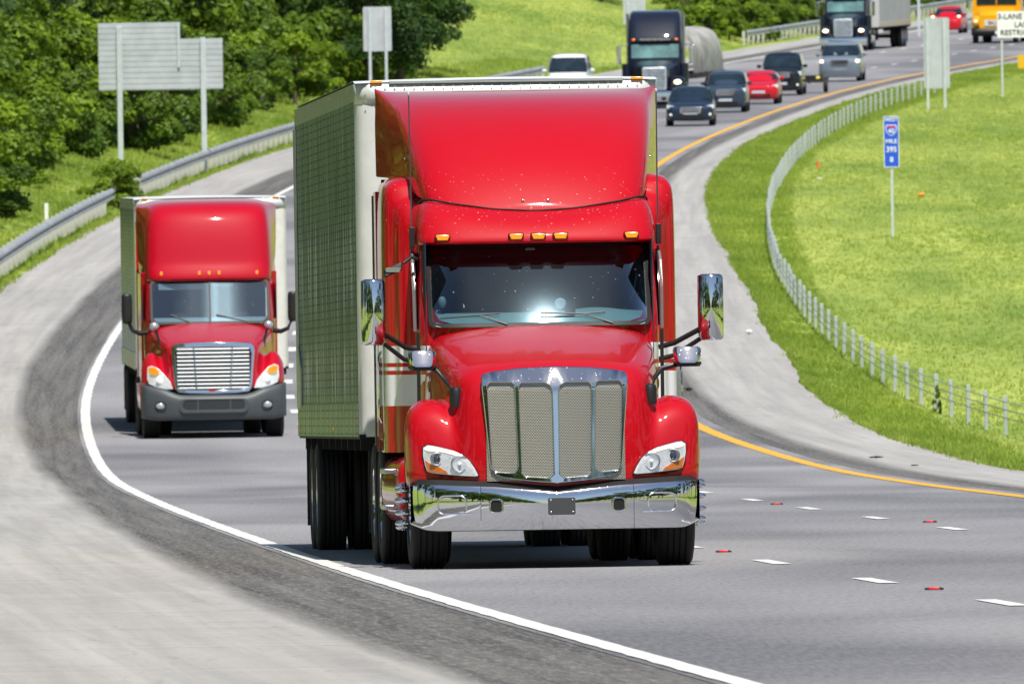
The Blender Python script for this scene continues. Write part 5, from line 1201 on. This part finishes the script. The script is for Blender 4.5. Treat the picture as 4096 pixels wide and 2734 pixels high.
# ================================================================== older black conventional tractors
NAVY = carpaint('tractor_black', (.008, .012, .028), dusty=.05)
def conventional(u, v, yaw, label, s=1.0, visor=True, head_on=True, name='semi_truck'):
    p = at(u, v); e = empty(name, p, (slope(p.y), 0, yaw)); tag(e, label, 'semi truck'); e.scale = (s, s, s)
    # narrow hood
    rows = []
    for y, hw, z in ((.35, .50, 1.62), (.42, .53, 1.66), (1.0, .62, 1.74), (1.8, .80, 1.86), (2.2, .92, 1.92)):
        rows.append([(-hw, y, .7), (-hw, y, z - .25), (-hw * .93, y, z - .07), (-hw * .6, y, z - .01), (0, y, z), (hw * .6, y, z - .01), (hw * .93, y, z - .07), (hw, y, z - .25), (hw, y, .7)])
    MB().grid(rows).build('hood', NAVY, e, subsurf=1)
    for sx in (-1, 1):
        fr = []
        for a in np.linspace(R(200), R(20), 11):
            y = 1.15 - .62 * math.cos(a) * -1; y = 1.15 + .66 * math.cos(a + 0); z = .56 + .68 * math.sin(a) * -1 if False else .56 + .70 * abs(math.sin(a)) if math.sin(a) > 0 else .56 - .3 * abs(math.sin(a))
            fr.append([(sx * .60, y, z - .12), (sx * .64, y, z), (sx * .9, y, z + .03), (sx * 1.14, y, z - .01), (sx * 1.2, y, z - .14)])
        MB().grid(fr).build('fender', NAVY, e, subsurf=1, solid=.02)
        hd = MB().loft([[(sx * .90 + a * .17 * s_, .42 + dy, 1.03 + b * .10 * s_) for a, b in [(math.cos(q), math.sin(q)) for q in [2 * math.pi * k / 16 for k in range(16)]]] for dy, s_ in ((0, .85), (.02, 1), (.2, 1), (.3, .6))]).build('headlight', CHR, e)
        MB().ellipsoid((sx * .90, .42, 1.03), (.14, .03, .085), 16, 10).build('lamp', simple('lamp_lit' if head_on else 'lamp_white', (1, .9, .7), .3, emit=(1, .72, .40), estr=4.0), hd)
        wheel(e, sx * 1.02, 1.15, .5, .30, STEEL, sx, n=28)
        for yy in (5.3, 6.6): wheel(e, sx * .95, yy, .5, .5, STEEL, sx, n=24)
        mr = MB().box(sx * 1.42 - .08, sx * 1.42 + .08, 2.3, 2.4, 1.75, 2.45).build('mirror', CHR, e, bevel=.03)
        MB().tube([(sx * 1.42, 2.35, 2.47), (sx * 1.05, 2.5, 2.5)], .018, 6).tube([(sx * 1.42, 2.35, 1.75), (sx * 1.05, 2.5, 1.7)], .018, 6).build('mirror_arm', STEEL, mr)
        MB().tube([(sx * 1.13, 2.3, 1.1), (sx * 1.13, 2.3, 2.2)], .0001, 4) 
        MB().loft([[(sx * 1.12 + .19 * math.cos(q), 2.45 + .19 * math.sin(q), z) for q in [2 * math.pi * k / 16 for k in range(16)]] for z in (1.0, 1.75)]).build('air_cleaner', NAVY, e)
        MB().tube([(sx * 1.10, 4.3, .9), (sx * 1.10, 4.3, 3.7)], .06, 12).build('exhaust_stack', simple('stack_steel', (.35, .36, .38), .35, metal=.8), e)
        MB().tube([(sx * .98, 2.7, .6), (sx * .98, 5, .6)], .32, 16).build('fuel_tank', CHR, e)
    gr = MB().prism_y(rrect(-.47, .47, .72, 1.62, .06), .31, .36).build('grille', simple('grille_steel', (.62, .66, .72), .4, metal=.5, var=.35, vscale=9), e, bevel=.02)
    for k in range(12): MB().box(-.42, .42, .295, .315, .80 + k * .065, .815 + k * .065).build('slat', GAP if k % 2 else simple('grille_blue', (.2, .26, .36), .25, metal=.9), gr)
    bo = MB().grid([[(x, .02 + .10 * (x / 1.2) ** 4 + dy, z) for x in np.linspace(-1.2, 1.2, 13)] for z, dy in ((.28, .12), (.28, .02), (.4, -.0), (.6, .0), (.68, .02), (.68, .15))]).build('bumper', CHR, e)
    # cab with tall sleeper roof
    def rr(z, yf, hw, yb): return [(0, yf, z), (.5, yf + .02, z), (hw * .9, yf + .08, z), (hw, yf + .2, z), (hw, yb, z)]
    MB().grid([mir(r) for r in (rr(.6, 2.2, 1.02, 4.8), rr(1.5, 2.2, 1.03, 4.8), rr(1.92, 2.2, 1.04, 4.8), rr(2.55, 2.48, 1.03, 4.8), rr(2.62, 2.5, 1.03, 4.8))]).build('cab', NAVY, e)
    MB().grid([[(x, 2.2 + (z - 1.92) * .44 + (.02 if abs(x) < .6 else .08) - .04, z) for x in (-.93, -.5, 0, .5, .93)] for z in (1.97, 2.25, 2.5)]).build('windshield', simple('dark_screen', (.10, .20, .20), .08, coat=1, var=.6, vscale=1.4), e)
    MB().box(-.006, .006, 2.15, 2.19, 1.97, 2.0).build('wiper', BLK, e)
    rf = MB().grid([mir(r) for r in (rr(2.56, 2.42, 1.05, 4.8), rr(2.62, 2.34, 1.06, 4.8), rr(2.76, 2.40, 1.06, 4.8), rr(3.1, 2.62, 1.05, 4.8), rr(3.5, 2.95, 1.03, 4.8), rr(3.72, 3.3, 1.0, 4.8), rr(3.8, 3.8, .93, 4.8), rr(3.82, 4.8, .9, 4.9))]).build('roof_fairing', NAVY, e, subsurf=1)
    for x in (-.84, -.25, 0, .25, .84): MB().ellipsoid((x, 2.36 + .06 * (abs(x) > .5), 2.69), (.07, .05, .045), 10, 8).build('marker_light', simple('marker_orange', (.9, .22, .03), .2, emit=(1, .25, .05), estr=.5), rf)
    if visor: MB().box(-.6, .6, 2.30, 2.36, 2.66, 2.73).build('visor_strip', STEEL, rf)
    MB().box(-.45, .45, .6, 7.3, .45, .95).build('chassis_frame', FRM, e)
    return e, p
hv1 = .045
K1, k1 = conventional(1502, 250, R(-1.5), 'tall black semi truck with orange marker lights behind the red trailer roof', .985)
K2, k2 = conventional(1934, 118, R(-4.6), 'black semi truck with lit headlights at the top right of the picture', .96)
# covered flatbed behind the first
p = Vector((k1.x + .30, k1.y + 8, float(zr(k1.y + 8))))
e = empty('flatbed_trailer', p, (slope(k1.y + 8), 0, R(-6.5))); tag(e, 'flatbed trailer with a lumpy grey tarpaulin load behind the tall black truck', 'trailer')
tp = []
for i, y in enumerate(np.linspace(.2, 12, 26)):
    f = .86 + .14 * math.sin(y * 1.3) * (.5 + .5 * math.sin(y * .6)); fz = 1.0 if 0.6 < y < 11.6 else .75; r_ = []
    for q in np.linspace(-.12, math.pi + .12, 19):
        cx, cz = math.cos(q), math.sin(q)
        r_.append((1.24 * math.copysign(abs(cx) ** .55, cx) * (1 + .03 * math.sin(y * 5 + q * 3)), y, 1.25 + 1.85 * f * fz * max(0, cz) ** .6 + .03 * math.sin(q * 13 + y * 3)))
    tp.append(r_)
MB().grid(tp).build('tarpaulin', simple('tarpaulin_grey', (.33, .33, .31), .75, var=.45, vscale=1.6), e, subsurf=1)
MB().box(-1.28, 1.28, 0, 12.4, 1.05, 1.25).build('deck', FRM, e)
for sx in (-1, 1):
    for yy in (9.8, 11.1): wheel(e, sx * .98, yy, .5, .5, STEEL, sx, n=20)
    MB().box(sx * .8 - .05, sx * .8 + .05, 2, 2.1, .5, 1.05).build('landing_leg', FRM, e)
# white van body behind the second black tractor
p = Vector((k2.x + .62, k2.y + 7.2, float(zr(k2.y + 7.2))))
trailer(p, slope(k2.y + 7), R(-7.5), 13.5, 'pale grey box trailer behind the black truck, top right', simple('trailer_pale', (.50, .51, .53), .5, metal=.2, var=.12, vscale=.8), simple('trailer_pale2', (.5, .5, .5), .5), detail=False, tandem=(10.2, 11.5))

# ================================================================== cars
GLS = simple('car_glass', (.012, .022, .030), .05, coat=1, var=.5, vscale=3)
def car(u, v, yaw, label, paint, W=1.82, L=4.6, Hh=1.45, hood=.92, belt=.95, kind='sedan', lit=0, grillm=None, chromegrille=True, lower=None, name='car', cat='car', rear=False, fog=False, head=(.56, .84, .60, .76), s=1.):
    p = at(u, v); e = empty(name, p, (slope(p.y), 0, yaw)); tag(e, label, cat); e.scale = (s, s, s)
    hw = W / 2; gc = .20
    def sec(y, w_, z0, z1, r=.12):
        return [(-w_ * .80, y, z0), (-w_ * .96, y, z0 + .05), (-w_, y, z0 + (z1 - z0) * .45), (-w_ * .985, y, z0 + (z1 - z0) * .75), (-w_ * .90, y, z1 - .03), (-w_ * .55, y, z1 + .015), (0, y, z1 + .03),
                (w_ * .55, y, z1 + .015), (w_ * .90, y, z1 - .03), (w_ * .985, y, z0 + (z1 - z0) * .75), (w_, y, z0 + (z1 - z0) * .45), (w_ * .96, y, z0 + .05), (w_ * .80, y, z0)]
    hf = hood - .16 if kind in ('sedan', 'hatch') else hood - .07
    st = [(0.02, hw * .72, gc + .06, hf - .14), (.05, hw * .82, gc, hf - .06), (.16, hw * .93, gc - .02, hf), (.45, hw * .99, gc - .02, hf + .06), (.9, hw, gc - .02, hood - .03), (1.25, hw, gc - .02, hood), (L * .5, hw, gc - .02, belt), (L - .7, hw, gc, belt + .03), (L - .15, hw * .95, gc + .02, belt), (L, hw * .80, gc + .15, belt - .12)]
    body = MB().loft([sec(*a) for a in st]).build('body', paint, e, subsurf=1)
    # greenhouse
    y0, y1 = (1.15, 1.95) if kind != 'hatch' else (1.0, 1.8)
    ye = {'sedan': (L - 1.45, L - .75), 'hatch': (L - .75, L - .2), 'suv': (L - .45, L - .15), 'pickup': (L * .58, L * .60)}[kind]
    def gh(y, wb, wt, zb_, zt_): return [(-wb, y, zb_), (-wt - (wb - wt) * .35, y, zb_ + (zt_ - zb_) * .6), (-wt, y, zt_ - .06), (-wt * .8, y, zt_), (0, y, zt_ + .02), (wt * .8, y, zt_), (wt, y, zt_ - .06), (wt + (wb - wt) * .35, y, zb_ + (zt_ - zb_) * .6), (wb, y, zb_)]
    wb, wt = hw * .93, hw * (.72 if kind != 'suv' else .78)
    MB().grid([gh(y0, wb * .93, wt * .93, hood - .04, hood + .0), gh(y0 + .12, wb * .95, wt, hood, hood + .12), gh(y1, wb, wt, belt - .03, Hh - .05), gh(y1 + .25, wb, wt, belt - .03, Hh), gh((y1 + ye[0]) / 2 + .1, wb, wt, belt - .03, Hh + .005), gh(ye[0], wb, wt * .98, belt - .03, Hh - .03), gh(ye[1], wb * .96, wt * .95, belt, belt + .12)]).build('cabin', paint, e, subsurf=1)
    sl_ = (y1 - y0) / (Hh - hood)
    ws_ = []
    for z, f in ((hood + .035, .93), (hood + .2, .97), (Hh - .13, .93)):
        ww = wb + (wt - wb) * ((z - hood) / (Hh - hood)); y = y0 + (z - hood) * sl_ - .035
        ws_.append([(a * ww * f, y + .05 * a * a, z) for a in (-1, -.6, 0, .6, 1)])
    MB().grid(ws_).build('windshield', GLS, e)
    for sx in (-1, 1):
        q = [(y0 + .45, belt + .02), (ye[0] - .05, belt + .02), (ye[0] - .15, Hh - .10), (y1 + .12, Hh - .10)]
        o_ = MB().add([(sx * ((wb if z < belt + .1 else wt) + .022), y, z) for y, z in q], [(0, 1, 2, 3)]).build('side_window', GLS, e, smooth=False)
        MB().ellipsoid((sx * (hw + .07), y0 + .35, belt + .05), (.10, .06, .075), 10, 8).build('door_mirror', paint, e)
        xa, xb, za, zb_ = head
        hl_ = MB().add([(sx * hw * a, .06 + .28 * max(0, a - .45) ** 1.5 * 2 + dy, z) for dy in (0, .1) for a, z in ((xa * .88, (za + zb_) / 2 - .05), (xa, zb_ - .05), (xa + .3, zb_ + .01), (xb + .11, zb_ + .02), (xb + .115, za + .06), (xb + .02, za), (xa + .05, za - .01))], [tuple(range(7)), tuple(range(13, 6, -1))] + [(i, i + 7, (i + 1) % 7 + 7, (i + 1) % 7) for i in range(7)])
        hl_ = hl_.build('headlight' if not rear else 'tail_light', simple('tail_lens', (.7, .01, .02), .15, emit=(1, .03, .03), estr=.6) if rear else SIL, e, bevel=.012)
        if lit and not rear: MB().ellipsoid((sx * hw * (xb - .04), .10 + .02, (za + zb_) / 2), (.09, .05, .06), 12, 8).build('lamp', simple('lamp_lit', (1, .9, .7), .3, emit=(1, .72, .40), estr=4.0), hl_)
        elif rear: MB().ellipsoid((sx * hw * (xb - .02), .08, zb_ - .03), (.09, .05, .06), 12, 8).build('lamp', simple('lamp_glow', (1, .8, .6), .3, emit=(1, .6, .4), estr=2.5), hl_)
        if fog: MB().ellipsoid((sx * hw * .78, .06, .42), (.06, .03, .05), 12, 8).build('fog_light', LAMPW if not lit else simple('lamp_lit_dim', (1, .8, .4), .3, emit=(1, .6, .2), estr=1.5), e)
        for yy in (.88, L - .95): wheel(e, sx * (hw - .13), yy, .33 if kind in ('sedan', 'hatch') else .375, .23, STEEL, sx, n=22)
    if not rear:
        if chromegrille:
            g_ = MB().prism_y(rrect(-hw * .42, hw * .42, hf - .30, hf - .06, .06), .0, .06).build('grille', grillm or CHR, e, bevel=.012)
            for k in range(4): MB().box(-hw * .36, hw * .36, -.008, .002, hf - .265 + k * .05, hf - .245 + k * .05).build('slat', GAP, g_)
        MB().prism_y(rrect(-hw * .60, hw * .60, gc + .07, gc + .21, .05), .025, .07).build('intake', GAP, e)
        MB().box(-.26, .26, .0, .02, gc + .23, gc + .33).build('number_plate', simple('plate_pale', (.5, .52, .55), .4), e, bevel=.005)
    if lower: 
        MB().grid([[(x, .0 + .10 * (x / hw) ** 4 + dy, z) for x in np.linspace(-hw * .93, hw * .93, 11)] for z, dy in ((gc - .02, .08), (gc, .0), (gc + .2, -.02), (gc + .32, .0), (gc + .34, .06))]).build('bumper', lower, e)
    return e
P = lambda n, c: carpaint(n, c, dusty=.05)
DKB = P('car_navy', (.010, .022, .045)); DKG = P('car_slate', (.025, .045, .075)); CRED = P('car_red', (.50, .004, .02)); BKB = P('car_black', (.006, .010, .018)); LTB = P('car_steel_blue', (.15, .19, .24)); CWH = P('car_white', (.75, .76, .78))
hdg = lambda u, v, k=1: heading(at(u, v).y) * k
car(1584, 290, R(-1.3), 'dark navy saloon with bright grille, front car on the right lane beside the trailer', DKB, 1.80, 4.7, 1.42, chromegrille=True, fog=True)
car(1664, 259, R(-2.6), 'slate blue boxy estate car between the navy saloon and the red car', DKG, 1.62, 4.7, 1.56, hood=1.02, belt=1.05, kind='suv', head=(.5, .84, .74, .90), fog=False)
car(1740, 240, R(-3.0), 'small bright red car half hidden behind the slate blue one', CRED, 1.60, 4.2, 1.30, kind='hatch', chromegrille=False)
car(1791, 220, R(-3.5), 'black off-roader with one bright headlight, towing a small trailer', BKB, 1.72, 4.8, 1.72, hood=1.08, belt=1.12, kind='suv', lit=0, fog=True, head=(.5, .84, .76, .94), name='suv', cat='suv')
car(1926, 188, R(-3.8), 'steel blue off-roader with both headlights lit, in front of the black truck', LTB, 1.83, 4.8, 1.66, hood=1.05, belt=1.08, kind='suv', lit=1, lower=simple('bumper_silver', (.22, .25, .29), .3, metal=.7), head=(.5, .84, .76, .94), name='suv', cat='suv')
car(1302, 229, R(-2.2), 'white van-like vehicle seen just above the red truck trailer roof', CWH, 1.80, 5.0, 1.80, hood=1.05, belt=1.1, kind='suv', name='van', cat='van')
car(2170, 78, R(-7), 'small red car with a glowing lamp, passing the far guardrail near the bus', CRED, 1.62, 4.2, 1.42, kind='hatch', lit=0, rear=True, head=(.62, .86, .62, .92))
# small utility trailer behind the black off-roader
p = at(1860, 214); e = empty('utility_trailer', p, (slope(p.y), 0, R(-3.5))); tag(e, 'small black utility trailer towed behind the black off-roader', 'trailer')
MB().box(-.45, .45, 0, 2.2, .42, .50).box(-.45, -.41, 0, 2.2, .5, .78).box(.41, .45, 0, 2.2, .5, .78).box(-.45, .45, 0, .04, .5, .72).build('bed', BLK, e, bevel=.01)
for sx in (-1, 1):
    wheel(e, sx * .56, 1.0, .30, .18, STEEL, sx, n=20)
    MB().ellipsoid((sx * .3, -.02, .62), (.09, .03, .06), 10, 8).build('lamp', simple('lamp_yellow', (.6, .45, .1), .3, emit=(.8, .6, .1), estr=.5), e)
MB().tube([(0, 0, .45), (0, -1.2, .42)], .04, 6).build('drawbar', BLK, e)
# school bus
p = at(2281, 100); e = empty('school_bus', p, (slope(p.y), 0, R(-6.0))); tag(e, 'yellow school bus with black bumper coming down the road, top right corner', 'bus')
YEL = carpaint('bus_yellow', (.78, .36, .004), dusty=.05)
MB().loft([[(-1.18, y, z0_), (-1.2, y, 1.4), (-1.19, y, 2.7), (-1.0, y, 3.0), (0, y, 3.08), (1.0, y, 3.0), (1.19, y, 2.7), (1.2, y, 1.4), (1.18, y, z0_)] for y, z0_ in ((1.7, .75), (1.75, .7), (10, .7))]).build('body', YEL, e)
MB().grid([[(-hw_, y, .72), (-hw_ * .99, y, z_ - .18), (-hw_ * .85, y, z_ - .03), (0, y, z_), (hw_ * .85, y, z_ - .03), (hw_ * .99, y, z_ - .18), (hw_, y, .72)] for y, hw_, z_ in ((.10, .72, 1.35), (.15, .78, 1.45), (.6, .82, 1.62), (1.2, .95, 1.74), (1.72, 1.0, 1.80))]).build('hood', YEL, e, subsurf=1)
MB().prism_y(rrect(-.75, .75, .75, 1.4, .08), .085, .10).build('nose', YEL, e)
for sx in (-1, 1):
    MB().ellipsoid((sx * .90, .75, 1.02), (.30, .68, .36), 16, 12).build('fender', YEL, e)
    hb_ = MB().ellipsoid((sx * .92, .14, 1.08), (.11, .05, .09), 12, 8).build('headlight', LAMPW, e)
    wheel(e, sx * 1.0, .85, .48, .26, simple('rim_white', (.6, .6, .62), .4), sx, n=24); wheel(e, sx * .95, 7.2, .48, .45, STEEL, sx, n=20)
    MB().box(sx * 1.42 - .07, sx * 1.42 + .07, 1.2, 1.3, 1.75, 2.2).build('mirror', CHR, e, bevel=.02)
    MB().tube([(sx * 1.4, 1.25, 2.2), (sx * 1.15, 1.7, 2.3)], .02, 6).build('mirror_arm', STEEL, e)
g_ = MB().prism_y(rrect(-.50, .50, .86, 1.16, .03), .05, .09).build('grille', simple('grille_pale', (.62, .60, .55), .4), e)
text('lettering', 'BUS', .24, simple('lettering_grey', (.12, .12, .14), .5), g_, (0, .042, 1.01), xs=1.5)
MB().grid([[(x, .0 + .06 * (x / 1.1) ** 4, z) for x in np.linspace(-1.15, 1.15, 9)] for z in (.42, .74)]).build('bumper', BLK, e, solid=.05)
MB().box(.05, .45, -.03, -.01, .45, .62).build('number_plate', simple('plate_white', (.7, .72, .75), .4), e)
MB().box(-1.0, 1.0, 1.66, 1.70, 1.88, 2.60).build('windshield', GLS, e, bevel=.05)
MB().box(-.02, .02, 1.64, 1.66, 1.88, 2.60).build('pillar', YEL, e)
MB().box(-1.05, 1.05, .2, 9.5, .35, .72).build('underbody', FRM, e)
for x in (-.8, .8): MB().ellipsoid((x, 1.68, 2.85), (.1, .05, .1), 12, 8).build('warning_light', AMB, e)
